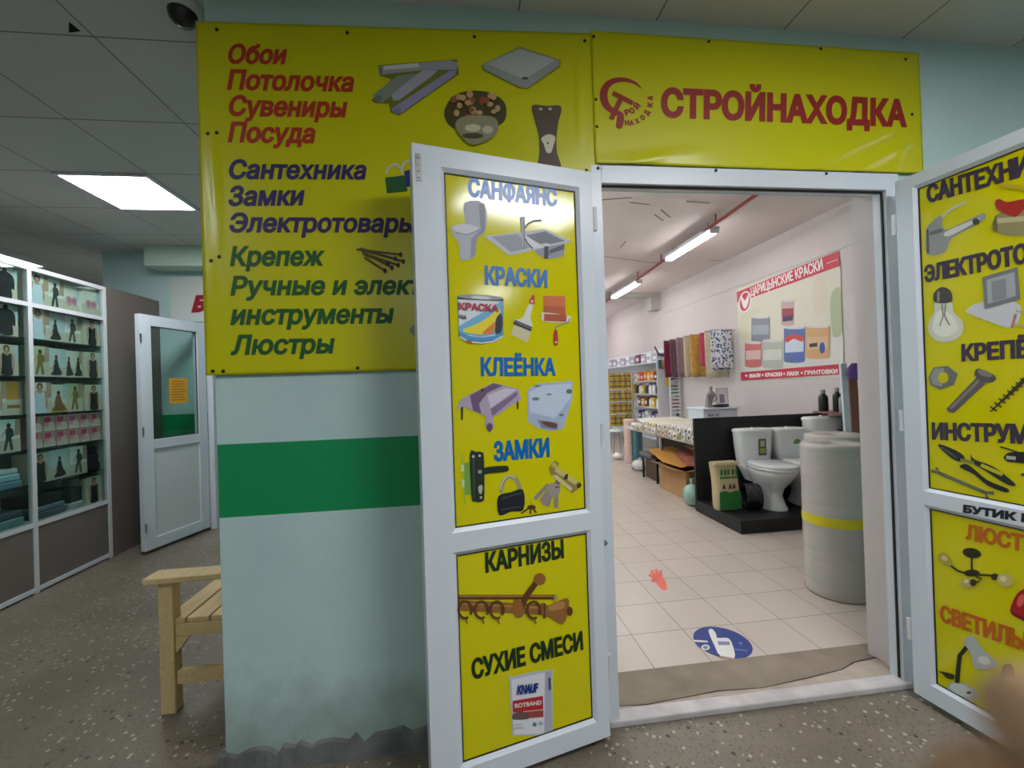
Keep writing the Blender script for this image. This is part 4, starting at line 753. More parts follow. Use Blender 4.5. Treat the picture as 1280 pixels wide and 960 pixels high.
# ------------------------------------------------------------------ hanging tablecloth samples
def cloth_mesh(mat, x0, x1, y, z0, z1, amp=.02, ph=0, mat2=None, dots=False):
    mb = MB(mat); n, k = 14, 8; vs = []
    for j in range(k+1):
        for i in range(n+1):
            u, v = i/n, j/k; vs.append((x0+(x1-x0)*u, y+amp*math.sin(u*9+ph)*(.4+.6*v)-.02*v*v, z1+(z0-z1)*v-.015*abs(math.sin(u*7+ph))*v))
    fs = [(j*(n+1)+i, j*(n+1)+i+1, (j+1)*(n+1)+i+1, (j+1)*(n+1)+i) for j in range(k) for i in range(n)]
    mb.add(vs, fs, True); return mb
def dotcloth():
    m, nt, b, L = nodes('blue_leaf_cloth'); N = nt.nodes.new
    tc = N('ShaderNodeTexCoord'); v = N('ShaderNodeTexVoronoi'); v.inputs['Scale'].default_value = 26; L.new(tc.outputs['Object'], v.inputs[0])
    lt = N('ShaderNodeMath'); lt.operation = 'LESS_THAN'; lt.inputs[1].default_value = .42; L.new(v.outputs['Distance'], lt.inputs[0])
    x = N('ShaderNodeMix'); x.data_type = 'RGBA'; L.new(lt.outputs[0], x.inputs[0]); x.inputs[6].default_value = lin((226, 230, 236))+(1,); x.inputs[7].default_value = lin((70, 90, 140))+(1,)
    L.new(x.outputs[2], b.inputs['Base Color']); b.inputs['Roughness'].default_value = .5; return m
def hang(i, y, mat, x0, x1, z0, label, z1=2.13):
    r = thing('tablecloth_sample', (4.04, y, z1), label, 'tablecloth', 'tablecloths hanging on the right wall')
    o = cloth_mesh(mat, x0, x1, y, z0, z1, .012, i).build('cloth', r); s = o.modifiers.new('solid', 'SOLIDIFY'); s.thickness = .003
    MB(STEEL).cyl((4.05, y, z1), (x0, y, z1), .006).build('hanger_rod', r)
hang(0, 5.85, dotcloth(), 3.66, 4.0, 1.55, 'white tablecloth with blue leaf print hanging nearest the poster')
hang(1, 6.0, M('beige_lace', (214, 202, 178), .7, noise=.15, nscale=30), 3.66, 4.02, 1.44, 'beige lace tablecloth hanging right behind the blue leaf one')
hang(2, 6.2, M('pink_cloth', (196, 70, 110), .6), 3.7, 4.0, 1.62, 'pink tablecloth hanging behind the beige lace one')
hang(3, 6.42, M('ochre_cloth', (206, 166, 80), .6, noise=.2, nscale=20), 3.66, 4.02, 1.46, 'ochre patterned tablecloth hanging in the middle of the row')
hang(4, 6.62, M('pale_cloth', (216, 206, 186), .6), 3.66, 4.02, 1.46, 'cream tablecloth hanging just left of the ochre one')
hang(5, 6.86, M('mauve_cloth', (160, 134, 140), .6, noise=.2, nscale=20), 3.66, 4.02, 1.48, 'mauve tablecloth hanging third from the left end')
hang(6, 7.08, M('plum_cloth', (120, 86, 100), .6, noise=.25, nscale=20), 3.66, 4.02, 1.48, 'grey plum tablecloth hanging second from the left end')
hang(7, 7.3, M('burgundy_cloth', (120, 34, 62), .6, noise=.2, nscale=20), 3.66, 4.02, 1.48, 'dark burgundy tablecloth hanging at the left end of the row')

# ------------------------------------------------------------------ chest with figurine and frame, slatted sample
ch = thing('chest', (3.5, 5.6, 0), 'white chest with a row of handles behind the black display stand', 'chest')
MB(WHITE).box(3.27, 3.77, 5.45, 5.85, 0, .985).build('body', ch, bevel=.008)
MB(WHITE).box(3.255, 3.785, 5.43, 5.87, .986, 1.012).build('lid', ch, bevel=.006)
b = MB(STEEL)
for x in (3.33, 3.38, 3.45): b.box(x, x+.03, 5.432, 5.45, .90, .93)
b.build('handle', ch)
g = MB(M('grey_stone', (140, 130, 128), .6, noise=.3, nscale=30)); g.loft([superring(5.6, 1.012, .05, .05, 3.44), superring(5.6, 1.05, .045, .04, 3.44), superring(5.6, 1.10, .05, .045, 3.45), superring(5.6, 1.17, .055, .04, 3.47), superring(5.6, 1.22, .045, .035, 3.48), superring(5.6, 1.245, .02, .02, 3.48)]); g.ball((3.475, 5.59, 1.275), .026, .028, .036); g.tube([(3.43, 5.58, 1.2), (3.40, 5.55, 1.13), (3.45, 5.54, 1.10)], .014); g.tube([(3.52, 5.58, 1.2), (3.53, 5.55, 1.13), (3.49, 5.54, 1.09)], .014)
tag(g.build('figurine', loc=(3.46, 5.6, 1.012)), 'grey seated statuette standing on the white chest', 'statuette')
pf = thing('picture_frame', (3.64, 5.65, 1.012), 'silver photo frame leaning upright on the white chest', 'picture frame')
def frm(x0, x1, z0, z1, y, tilt=.08):
    f = MB(M('silver_frame', (206, 206, 210), .3, .3)); w_ = .022
    def bb(a0, a1, b0, b1, d=.012): f.obox(((a0+a1)/2, y+tilt*((b0+b1)/2-z0), (b0+b1)/2), ((a1-a0)/2, 0, 0), (0, d/2, 0), (0, tilt*(b1-b0)/2, (b1-b0)/2))
    bb(x0, x1, z0, z0+w_); bb(x0, x1, z1-w_, z1); bb(x0, x0+w_, z0+w_, z1-w_); bb(x1-w_, x1, z0+w_, z1-w_); f.build('frame', pf)
    f = MB(ink(226, 226, 230)); bb2 = f.obox(((x0+x1)/2, y+tilt*(z1-z0)/2+.003, (z0+z1)/2), ((x1-x0)/2-w_, 0, 0), (0, .002, 0), (0, tilt*((z1-z0)/2-w_), (z1-z0)/2-w_))
    f.use(ink(150, 130, 150)); f.obox(((x0+x1)/2, y+tilt*(z1-z0)/2-.001, (z0+z1)/2-.02), (.035, 0, 0), (0, .002, 0), (0, tilt*.06, .06)); f.build('photo', pf)
frm(3.57, 3.76, 1.0135, 1.28, 5.62)
bk = MB(M('dark_cloth', (44, 38, 38), .7)).ball((3.56, 5.50, 1.035), .13, .045, .024, 16, .1); tag(bk.build('dark_cloth', loc=(3.56, 5.5, 1.012)), 'dark folded cloth in front of the frame on the white chest', 'cloth')
sl = thing('slat_rack', (4.0, 7.45, .8), 'narrow white slatted sample rack hanging left of the tablecloths', 'rack')
m = MB(WHITE2)
for i in range(12): m.obox((3.91, 7.42, .82+i*.065), (.09, 0, 0), (0, .012, .018), (0, -.002, .003))
m.build('slats', sl); MB(WHITE2).box(3.81, 3.822, 7.40, 7.44, .74, 1.6).box(3.998, 4.01, 7.40, 7.44, .74, 1.6).build('side_rail', sl)

# ------------------------------------------------------------------ table with oilcloth rolls
tb = thing('table', (3.3, 5.7, 0), 'long pale table stacked with oilcloth rolls along the right wall', 'table')
MB(M('pale_top', (206, 200, 192), .5)).box(2.62, 3.22, 4.42, 6.68, .655, .685).build('tabletop', tb, bevel=.004)
for x in (2.70, 3.14):
    for y in (4.52, 5.55, 6.58): MB(STEEL).cyl((x, y, 0), (x, y, .655), .02).build('leg', tb)
MB(M('dark_brown_board', (66, 48, 40), .6)).box(3.17, 3.19, 4.6, 6.5, .15, .64).build('modesty_board', tb)
ROLLC = [M('roll_cream', (226, 221, 212), .4), M('roll_white', (232, 230, 228), .35), M('roll_beige', (216, 206, 188), .4), M('roll_grey', (196, 192, 196), .4), M('roll_yellow', (226, 216, 188), .4)]
def make_roll(mat):
    r = thing('oilcloth_roll', (0, 0, 0), '', 'oilcloth roll', 'oilcloth rolls on the long table')
    m = MB(mat); prof = [(.018, 0), (.047, 0), (.0475, .002), (.0475, .618), (.047, .62), (.018, .62)]
    m.lathe(prof, (0, 0, 0), (1, 0, 0), 20, caps=False); m.build('wound_cloth', r)
    MB(M('roll_core', (92, 70, 56), .8)).lathe([(.018, 0.0), (.015, 0.0), (.015, .06), (.001, .06)], (0, 0, 0), (1, 0, 0), 16, caps=False).build('core', r)
    return r
protos = [make_roll(m) for m in ROLLC]; used = set(); rr = random.Random(5)
def place_roll(k, x, y, z, label):
    if k not in used: used.add(k); o = protos[k]; o.location = (x, y, z); o['label'] = label
    else: o = copy(protos[k], (x, y, z), label=label)
    o.rotation_euler = (rr.uniform(0, 6), 0, 0)
NM = ['cream', 'white', 'beige', 'grey', 'yellowish']
for i in range(16):
    k = (i*3+i//4) % 5; place_roll(k, 2.56+rr.uniform(-.03, .03), 4.50+i*.118, .734, '%s oilcloth roll on the table, %s from the near end in the bottom layer' % (NM[k], ORD[i]))
for i in range(14):
    k = (i*2+1+i//3) % 5; place_roll(k, 2.58+rr.uniform(-.05, .04), 4.559+i*.118, .811, '%s oilcloth roll on the table, %s from the near end in the top layer' % (NM[k], ORD[i]))
for i in range(len(protos)):
    if i not in used: bpy.data.objects.remove(protos[i])

# ------------------------------------------------------------------ boxes and bags on the shop floor
bx = thing('cardboard_box', (2.85, 5.0, 0), 'brown cardboard box on the floor left of the black display stand', 'box')
m = MB(CARD)
m.box(2.56, 3.15, 4.68, 4.69, 0, .33).box(2.56, 3.15, 5.33, 5.34, 0, .33).box(2.56, 2.57, 4.69, 5.33, 0, .33).box(3.14, 3.15, 4.69, 5.33, 0, .33).box(2.57, 3.14, 4.69, 5.33, 0, .01); m.build('body', bx)
for nm, pts in (('flap', [(2.56, 4.68, .33), (3.15, 4.68, .33), (3.15, 4.46, .40), (2.56, 4.46, .40)]), ('flap', [(2.56, 4.68, .33), (2.56, 5.34, .33), (2.44, 5.34, .36), (2.44, 4.68, .36)])):
    o = MB(CARD).poly(pts).build(nm, bx); s_ = o.modifiers.new('solid', 'SOLIDIFY'); s_.thickness = .005
def sheet(name, pts, mat, label, th=.006, cat='cardboard sheet', loc=None):
    o = MB(mat).poly(pts); o = o.build(name, loc=loc or pts[0]); s_ = o.modifiers.new('solid', 'SOLIDIFY'); s_.thickness = th; return tag(o, label, cat)
sheet('cardboard_sheet', [(2.46, 5.05, .40), (2.55, 4.75, .375), (3.0, 4.85, .40), (2.95, 5.75, .47), (2.55, 5.65, .46)], M('yellow_card', (206, 150, 70), .7), 'yellow brown cardboard sheet lying on the open cardboard box')
sheet('printed_sheet', [(2.55, 4.62, .415), (3.05, 4.55, .42), (3.1, 5.35, .50), (2.75, 5.35, .47)], M('red_brown_print', (168, 104, 88), .6, noise=.5, nscale=9), 'reddish brown printed sheet lying on the yellow cardboard')
sheet('cardboard_sheet', [(2.75, 4.5, .52), (3.1, 4.5, .52), (3.1, 5.2, .56), (2.85, 5.2, .56)], M('pale_card', (214, 190, 168), .7), 'pale cardboard sheet on top of the pile beside the black stand')
tl_ = thing('bag', (2.50, 4.47, 0), 'teal wrapped ball-shaped bag on the floor against the black stand', 'bag')
MB(M('teal_film', (150, 184, 170), .2, bump=.5, bscale=12, noise=.15, nscale=10)).ball((2.52, 4.48, .12), .10, .12, .12, 20, .04).build('body', tl_)
MB(M('teal_film')).loft([superring(4.48, .22, .03, .03, 2.52, 12), superring(4.48, .25, .012, .012, 2.52, 12), superring(4.49, .30, .03, .02, 2.53, 12)]).build('knot', tl_)
sb = thing('side_stand', (2.7, 5.75, 0), 'small black stand on legs beside the cardboard box', 'stand')
MB(BLACKP).box(2.60, 2.98, 5.52, 6.0, .30, .335).build('top', sb, bevel=.004)
MB(M('wicker_brown', (86, 62, 48), .7, noise=.3, nscale=40, stretch=(1, 1, 4))).box(2.64, 2.66, 5.58, 5.95, .02, .29).build('side_panel', sb)
for x, y in ((2.62, 5.54), (2.62, 5.98), (2.96, 5.54), (2.96, 5.98)): MB(BLACKP).box(x-.012, x+.012, y-.012, y+.012, 0, .30).build('leg', sb)
tag(MB(M('grey_case', (96, 98, 104), .4)).box(2.56, 2.9, 5.6, 5.98, .336, .385).build('flat_case', loc=(2.7, 5.75, .336), bevel=.006), 'flat grey case lying on the small black stand', 'case')
wb = thing('bag', (2.75, 6.45, 0), 'small white plastic bag on the floor beyond the black stand', 'bag')
MB(M('white_film', (230, 228, 228), .25, bump=.4, bscale=14)).ball((2.76, 6.45, .085), .12, .13, .085, 18, .06).build('body', wb)
MB(M('white_film')).loft([superring(6.45, .15, .03, .03, 2.76, 10), superring(6.45, .175, .012, .012, 2.76, 10), superring(6.45, .20, .03, .02, 2.77, 10)]).build('knot', wb)
def froll(name, x, y, r, h, mat, label, bump=True):
    o = thing(name, (x, y, 0), label, 'roll', 'rolls standing on the shop floor')
    rr_ = random.Random(int(x*977)); prof = [(r*.9, .0), (r, .008)]; z = .03
    while z < h-.03: prof.append((r*(1+rr_.uniform(-.05, .03)), z)); z += .035
    prof += [(r, h-.005), (r*.95, h), (r*.4, h)]
    MB(mat).lathe(prof, (x, y, 0), seg=24).build('wound_sheet', o); MB(M('roll_core')).lathe([(r*.4, h-.001), (r*.36, h+.001), (r*.3, h-.05)], (x, y, 0), seg=16).build('core', o)
froll('wrapped_roll', 2.88, 7.1, .10, .76, M('pink_mesh', (224, 190, 178), .5, noise=.25, nscale=60), 'pink patterned roll standing on the floor left of the blue one')
froll('wrapped_roll', 2.90, 6.86, .10, .70, M('blue_film', (96, 140, 160), .35, bump=.8, bscale=10, noise=.2, nscale=8), 'blue wrapped roll standing on the floor beside the oilcloth table')
wb2 = MB(M('white_film')).ball((2.80, 7.5, .06), .09, .12, .06, 16, .08); tag(wb2.build('bag', loc=(2.8, 7.5, 0)), 'white bundle on the floor behind the pink roll', 'bag')
def chair(x, y, label):
    r = thing('stool', (x, y, 0), label, 'stool')
    MB(WHITE).lathe([(.16, .44), (.17, .45), (.17, .47), (.15, .48)], (x, y, 0), seg=20).build('seat', r)
    for a in (0, 1, 2, 3):
        t_ = PI/4+a*PI/2; MB(STEEL).cyl((x+.11*math.cos(t_), y+.11*math.sin(t_), .44), (x+.17*math.cos(t_), y+.17*math.sin(t_), 0), .011).build('leg', r)
chair(3.0, 8.05, 'white stool with steel legs behind the pink roll')

# ------------------------------------------------------------------ gold can rack
rk = thing('can_rack', (3.2, 8.95, 0), 'open rack full of gold paint cans far down the shop', 'rack')
RX0, RX1, RY = 3.09, 3.62, 8.65
f = MB(M('yellow_steel', (196, 170, 90), .4))
for x in (RX0, RX1-.02):
    for y in (RY, RY+.28): f.box(x, x+.02, y, y+.02, 0, 1.62)
f.build('uprights', rk)
RZ = [.50, .76, 1.02, 1.28, 1.5]
for z in RZ: MB(M('yellow_steel')).box(RX0+.02, RX1-.02, RY, RY+.30, z-.014, z).build('shelf', rk)
cn = thing('paint_can', (0, 0, 0), '', 'paint can', 'gold paint cans on the rack')
MB(M('gold_label', (196, 164, 76), .35)).lathe([(.055, 0), (.056, .004), (.056, .096), (.055, .10)], seg=18).build('body', cn)
MB(M('tin_lid', (90, 84, 60), .3, .6)).lathe([(.056, .1), (.057, .104), (.05, .104), (.048, .1)], seg=18).build('lid', cn)
MB(M('dark_label', (54, 50, 30), .4)).lathe([(.0566, .03), (.0566, .05)], seg=18, caps=False).build('label_band', cn)
first = True
SH = ['bottom', 'second', 'third', 'fourth', 'top']
for si, z in enumerate(RZ):
    for lv in range(2 if si < 4 else 1):
        for ci in range(4):
            lb = 'gold paint can, %s from left, %s %s shelf of the gold can rack' % (ORD[ci], 'on the' if lv == 0 else 'upper row,', SH[si]); p_ = (RX0+.085+ci*.123, RY+.08, z+.001+lv*.105)
            if first: cn.location = p_; cn['label'] = lb; first = False
            else: copy(cn, p_, ci*.7, lb)

# ------------------------------------------------------------------ wall shelving with goods
ws = thing('shelving', (3.85, 8.1, 0), 'white shop shelving with black end frame along the right wall', 'shelving')
MB(WHITE2).box(4.02, 4.045, 7.62, 11.4, 0, 2.05).build('back_panel', ws)
MB(WHITE2).box(3.66, 4.02, 7.60, 7.62, 0, 1.92).build('end_panel', ws)
e = MB(BLACKP)
for a, b in (((3.62, 2.06), (3.70, 1.90)), ((3.70, 1.90), (4.03, 1.88)), ((4.03, 1.88), (4.03, .1))):
    e.tube([(a[0], 7.585, a[1]), (b[0], 7.585, b[1])], .014, 8)
e.build('end_frame', ws)
for z in (.3, .62, .9, 1.16, 1.42, 1.78): MB(WHITE).box(3.66, 4.02, 7.63, 11.4, z-.018, z).build('shelf', ws)
GC = {'orange': M('orange_pack', (220, 120, 40), .4), 'yellow': M('yellow_pack', (222, 186, 70), .4), 'white': M('white_pack', (226, 226, 230), .35), 'dark': M('dark_pack', (52, 44, 46), .4), 'red': M('red_pack', (190, 50, 50), .4), 'green': M('green_pack', (44, 140, 60), .4), 'lilac': M('lilac_pack', (170, 164, 190), .4), 'navy': M('navy_pack', (40, 52, 100), .4), 'maroon': M('maroon_pack', (120, 60, 66), .4), 'teal': M('teal_pack', (60, 110, 120), .4)}
def carton(x, y, z, wx_, wy_, h, col, label, grp):
    r = thing('carton', (x, y, z), label, 'carton', grp)
    MB(GC[col]).box(x-wx_/2, x+wx_/2, y-wy_/2, y+wy_/2, z, z+h).build('box', r, bevel=.003)
    MB(GC['white' if col != 'white' else 'lilac']).box(x-wx_/2-.0015, x-wx_/2+.001, y-wy_*.36, y+wy_*.36, z+h*.3, z+h*.62).build('paper_label', r)
SN = {.62: 'second shelf from floor', .9: 'third shelf from floor', 1.16: 'fourth shelf from floor', 1.42: 'fifth shelf from floor', 1.78: 'top shelf'}
rows = {1.78: ['lilac', 'white', 'lilac', 'maroon', 'lilac', 'white', 'lilac', 'white', 'lilac', 'lilac'], 1.42: ['dark', 'orange', 'yellow', 'orange', 'red', 'orange', 'white', 'lilac'], 1.16: ['dark', 'white', 'white', 'dark', 'yellow', 'white', 'dark', 'yellow'], .9: ['white', 'yellow', 'white', 'maroon', 'yellow', 'maroon', 'white'], .62: ['lilac', 'navy', 'lilac', 'white', 'lilac', 'navy']}
for z, cols in rows.items():
    for i, c in enumerate(cols):
        y = 7.74+i*(.27 if z > 1.7 else .155)
        lb = '%s %s, %s of white shelving, %s from black frame'
        if z in (1.16, .9) and c in ('white', 'dark'):
            bottle(3.74, y, z+.001, .21, .045, GC[c], GC['dark' if c == 'white' else 'white'], lb % (c, 'bottle', SN[z], ORD[i]), 'bottles on the white shelving')
        else: carton(3.76, y, z+.001, .14, .12 if z < 1.7 else .2, .19 if i % 2 else .16, c, lb % (c, 'carton', SN[z], ORD[i]), 'cartons on the white shelving')
# goods hanging on the end panel
def hangpack(x, z, w_, h, col, label):
    r = thing('hanging_pack', (x, 7.58, z), label, 'hanging pack', 'packs hanging on the shelving end panel')
    MB(GC[col]).box(x-w_/2, x+w_/2, 7.545, 7.573, z-h, z).build('pack', r, bevel=.006)
    MB(GC['white']).box(x-w_/2+.006, x+w_/2-.006, 7.556, 7.562, z, z+.035).build('header_card', r)
    MB(STEEL).cyl((x, 7.60, z+.02), (x, 7.53, z+.024), .003).build('hook', r)
for x, z, w_, h, c, lb in ((3.70, 1.80, .07, .16, 'teal', 'teal pack hanging top left on the shelving end panel'), (3.80, 1.80, .08, .17, 'orange', 'orange pack hanging at top of the shelving end panel'), (3.94, 1.82, .10, .14, 'green', 'green pack hanging top right on the shelving end panel'), (3.84, 1.56, .06, .26, 'yellow', 'yellow pack hanging in the middle of the shelving end panel'), (3.94, 1.57, .10, .16, 'navy', 'navy pack hanging above the large green pack'), (3.94, 1.36, .12, .20, 'green', 'large green pack hanging under the navy one'), (3.96, 1.10, .07, .22, 'red', 'red pack hanging lowest on the shelving end panel')):
    hangpack(x, z, w_, h, c, lb)

# ------------------------------------------------------------------ showcase at left
SX = -3.12; SD = .40
sc = thing('showcase', (SX-SD/2, 3.5, 0), 'tall white framed glass showcase full of clothing packages at the left edge', 'showcase')
YS = [2.84, 3.50, 4.16]
fm = MB(WHITE2)
for y in YS: fm.box(SX-.03, SX, y-.016, y+.016, 0, 2.40).box(SX-SD, SX-SD+.03, y-.016, y+.016, 0, 2.40)
for z in (.03, .50, 2.115, 2.385): fm.box(SX-.03, SX-.001, YS[0], YS[-1], z-.016, z+.016)
fm.box(SX-SD, SX-.03, YS[-1]-.014, YS[-1]+.014, 2.372, 2.398).build('frame', sc)
BRN = M('brown_laminate', (116, 106, 100), .5, noise=.06, nscale=6, stretch=(1, 1, .2))
for i in range(2):
    MB(BRN).box(SX-.016, SX-.008, YS[i]+.016, YS[i+1]-.016, .046, .484).build('kick_panel', sc)
    MB(GLASS).box(SX-.013, SX-.009, YS[i]+.016, YS[i+1]-.016, .516, 2.10).build('glass_pane', sc)
    MB(GLASS).box(SX-.013, SX-.009, YS[i]+.016, YS[i+1]-.016, 2.131, 2.37).build('glass_pane', sc)
MB(M('showcase_back', (170, 166, 160), .6)).box(SX-SD, SX-SD+.006, YS[0], YS[-1], .03, 2.40).box(SX-SD, SX-.016, YS[-1]-.008, YS[-1]-.002, .03, 2.40).build('back_panel', sc)
SHZ = [.516, .79, 1.05, 1.31, 1.59, 1.87, 2.131]
GSH = glassmat('shelf_glass', (206, 226, 220))
for z in SHZ: MB(GSH if .6 < z < 2.1 else WHITE2).box(SX-SD+.006, SX-.018, YS[0]+.016, YS[-1]-.016, z-.008, z).build('shelf', sc)
tag(MB(BRN).box(SX-.03, SX, 4.18, 4.845, 0, 2.41).build('partition_panel', loc=(SX, 4.5, 0)), 'tall brown laminate panel between the showcase and the far doorway', 'panel')
# clothing packages: local frame: width along y, front faces +x, base at z=0
SKIN, HAIR = (196, 150, 124), (66, 46, 38)
def pack(base, w_, h, figs, d=.12):
    r = thing('clothing_package', (0, 0, 0), '', 'package', 'clothing packages in the showcase')
    MB(base).box(-d, 0, -w_/2, w_/2, 0, h).build('box', r, bevel=.003)
    mb = None; rp = random.Random(int(w_*1000+h*777+len(figs)))
    figs = [((206, 196, 180), [(-.5, 0), (.5, 0), (.5, rp.uniform(.25, .5)), (-.5, rp.uniform(.2, .5))]), ((178, 150, 130) if rp.random() < .5 else (190, 200, 206), [(.22, .5), (.5, .5), (.5, 1), (.3, 1)])]+figs
    for i, (c, pts) in enumerate(figs):
        mb = mb.use(ink(*c)) if mb else MB(ink(*c))
        q = [(a*w_, b*h) for a, b in pts]; ar = sum(q[k-1][0]*q[k][1]-q[k][0]*q[k-1][1] for k in range(len(q)))
        if ar < 0: q = q[::-1]
        mb.poly([(.001+.0004*i, a, b) for a, b in q])
    if mb: mb.build('printed_figure', r)
    return r
def woman(cx_, top, hair=HAIR, s=1.0):
    return [(hair, ell(cx_, .86, .13*s, .12)), (SKIN, ell(cx_, .84, .08*s, .085)), (SKIN, smooth([(cx_-.05, .74), (cx_+.05, .74), (cx_+.28*s, .66), (cx_+.30*s, .2), (cx_+.22*s, .2), (cx_+.2*s, .55), (cx_-.2*s, .55), (cx_-.24*s, .2), (cx_-.31*s, .22), (cx_-.27*s, .66)], 3)), (top, smooth([(cx_-.18*s, .70), (cx_, .64), (cx_+.18*s, .70), (cx_+.2*s, .3), (cx_+.23*s, .03), (cx_-.23*s, .03), (cx_-.2*s, .3)], 3))]
def seated(cx_, col, s=1.0):
    return [(col, smooth([(cx_-.04*s, .62), (cx_+.06*s, .6), (cx_+.12*s, .35), (cx_+.24*s, .12), (cx_+.05*s, .06), (cx_-.22*s, .08), (cx_-.12*s, .22), (cx_-.1*s, .45)], 3)), (HAIR, ell(cx_+.01, .70, .055*s, .075)), (SKIN, stroke([(cx_-.05*s, .5), (cx_-.2*s, .25)], .03))]
def standing(cx_, col, s=1.0):
    return [(col, smooth([(cx_-.08*s, .72), (cx_+.1*s, .72), (cx_+.14*s, .5), (cx_+.07*s, .42), (cx_+.12*s, .1), (cx_+.03*s, .08), (cx_, .35), (cx_-.08*s, .08), (cx_-.15*s, .1), (cx_-.08*s, .45)], 3)), (HAIR, ell(cx_, .82, .06*s, .075)), (SKIN, stroke([(cx_-.08*s, .68), (cx_-.2*s, .5)], .04))]
PAL = M('pack_pale', (222, 218, 208), .3); PAG = M('pack_greyblue', (200, 210, 214), .3); PAB = M('pack_beige', (206, 196, 178), .3); PAK = M('pack_pink', (216, 150, 160), .3); PAW = M('pack_white', (232, 232, 232), .3)
PY, PO = M('pack_green', (190, 200, 160), .3), M('pack_orange', (210, 150, 50), .3)
BK = (30, 30, 34)
D = {
 'woman': (pack(PAL, .17, .235, woman(0, (206, 214, 230))), 'package showing a woman in a pale top'),
 'seated': (pack(PAG, .17, .225, seated(-.05, BK, 1.3)), 'pale package with one seated dark figure'),
 'pair': (pack(PAL, .19, .22, seated(-.22, BK, .9)+seated(.22, (44, 56, 44), .9)), 'pale package with two seated figures'),
 'standing': (pack(PAW, .16, .23, standing(0, (60, 66, 66), 1.5)), 'white package with one standing dark figure'),
 'yellow': (pack(PAL, .17, .22, [((196, 150, 50), [(-.5, 0), (.5, 0), (.5, .12), (-.5, .12)])]+seated(.02, (130, 92, 50), 1.7)), 'package with a kneeling figure in brown'),
 'green': (pack(PY, .15, .23, standing(.05, (130, 110, 50), 1.6)), 'pale green package with a standing figure'),
 'dark': (pack(PAB, .16, .22, woman(0, BK)), 'beige package showing a black top'),
 'back': (pack(PAL, .17, .225, [(BK, smooth([(-.12, .86), (.12, .86), (.36, .72), (.38, .35), (.26, .35), (.26, .05), (-.26, .05), (-.26, .35), (-.38, .35), (-.36, .72)], 3)), (HAIR, ell(0, .92, .1, .07))]), 'package showing a black shirt'),
 'pinkset': (pack(PAL, .17, .22, [((206, 150, 168), smooth([(-.3, .5), (-.1, .6), (0, .52), (.12, .6), (.3, .5), (.22, .25), (.05, .3), (-.2, .22)])), ((190, 120, 140), ell(-.12, .44, .1, .09)), ((190, 120, 140), ell(.12, .44, .1, .09))]), 'package with pink underwear print'),
 'orange': (pack(PO, .14, .24, [((160, 110, 30), [(-.35, .2), (.35, .2), (.35, .3), (-.35, .3)])]), 'plain orange package'),
 'pink': (pack(PAK, .098, .118, [((196, 70, 110), [(-.42, .55), (.1, .6), (.1, .92), (-.42, .92)]), ((226, 190, 184), smooth([(-.2, .1), (.3, .12), (.35, .5), (.0, .55)])), ((240, 230, 228), [(-.4, .05), (.4, .05), (.4, .12), (-.4, .12)])]), 'small pink box'),
}
usedp = set()
def put(kind, y, z, where, x=SX-.05, rz=0, s=1):
    o, txt = D[kind]
    if kind in usedp: o = copy(o)
    usedp.add(kind); o.location = (x, y, z+.001); o.rotation_euler = (0, 0, rz); o['label'] = '%s, %s' % (txt, where)
    if kind == 'pink': o['group'] = 'small pink boxes in the showcase'
rowsP = [(2.131, ['woman', 'standing', 'pinkset', 'pinkset'], 'top shelf'), (1.87, ['woman', 'seated', 'standing', 'dark'], 'second shelf'), (1.59, ['green', 'seated', 'pair', 'dark'], 'third shelf'), (1.31, ['woman', 'yellow', 'green', 'dark'], 'fourth shelf')]
for z, ks, nm in rowsP:
    for i, k in enumerate(ks): put(k, 3.605+i*.157, z, '%s from left on %s, right bay' % (ORD[i], nm), SX-.045-.012*((i*7) % 3), .06*((i*5) % 3-1))
for lv in range(2):
    for i in range(6): put('pink', 3.575+i*.104, 1.05+lv*.12, '%s from left in %s row of pink boxes' % (ORD[i], 'upper' if lv else 'lower'))
for i, (k, y) in enumerate((('dark', 3.60), ('seated', 3.76), ('standing', 3.92))): put(k, y, .79, '%s on second lowest shelf, right bay' % ORD[i])
put('dark', 4.06, .516, 'at the right end of the lowest shelf')
L0 = [(2.131, 'back', 'top shelf'), (1.87, 'back', 'second shelf'), (1.59, 'dark', 'third shelf'), (1.31, 'woman', 'fourth shelf'), (1.05, 'standing', 'fifth shelf')]
for z, k, nm in L0: put(k, 3.38 if k != 'woman' else 3.29, z, 'on %s, left bay' % nm)
put('orange', 3.435, 1.31, 'on the fourth shelf from top, left bay', SX-.07)
put('dark', 3.22, 1.59, 'farther left on third shelf, left bay')
# folded garments
def garment(y, z, wd, layers, label, cat='folded clothes'):
    r = thing('folded_clothes', (SX-.16, y, z), label, cat, 'folded clothes in the showcase'); zz = z+.001
    for i, (c, h) in enumerate(layers):
        MB(M('cloth_%d_%d_%d' % c, c, .9, bump=.4, bscale=25)).box(SX-.28+.01*(i % 2), SX-.05-.008*(i % 3), y-wd/2+.006*(i % 2), y+wd/2-.005*(i % 3), zz, zz+h).build('garment', r, bevel=.012, seg=3); zz += h
garment(4.06, .79, .15, [((26, 28, 34), .07), ((32, 34, 42), .07), ((24, 26, 30), .06)], 'dark folded clothes at the right of the second lowest shelf')
garment(3.68, .516, .26, [((84, 98, 116), .05), ((110, 124, 140), .04), ((30, 34, 36), .08)], 'grey blue and black folded clothes at the left of the lowest shelf')
garment(3.90, .516, .13, [((170, 180, 176), .05), ((30, 38, 36), .12)], 'pale and black folded clothes in the middle of the lowest shelf')
garment(3.36, .79, .22, [((96, 140, 160), .05), ((150, 186, 200), .05), ((206, 214, 218), .04)], 'light blue folded clothes in the left bay')
garment(3.36, .516, .24, [((110, 140, 150), .06), ((70, 84, 96), .05)], 'grey folded clothes at the bottom of the left bay')

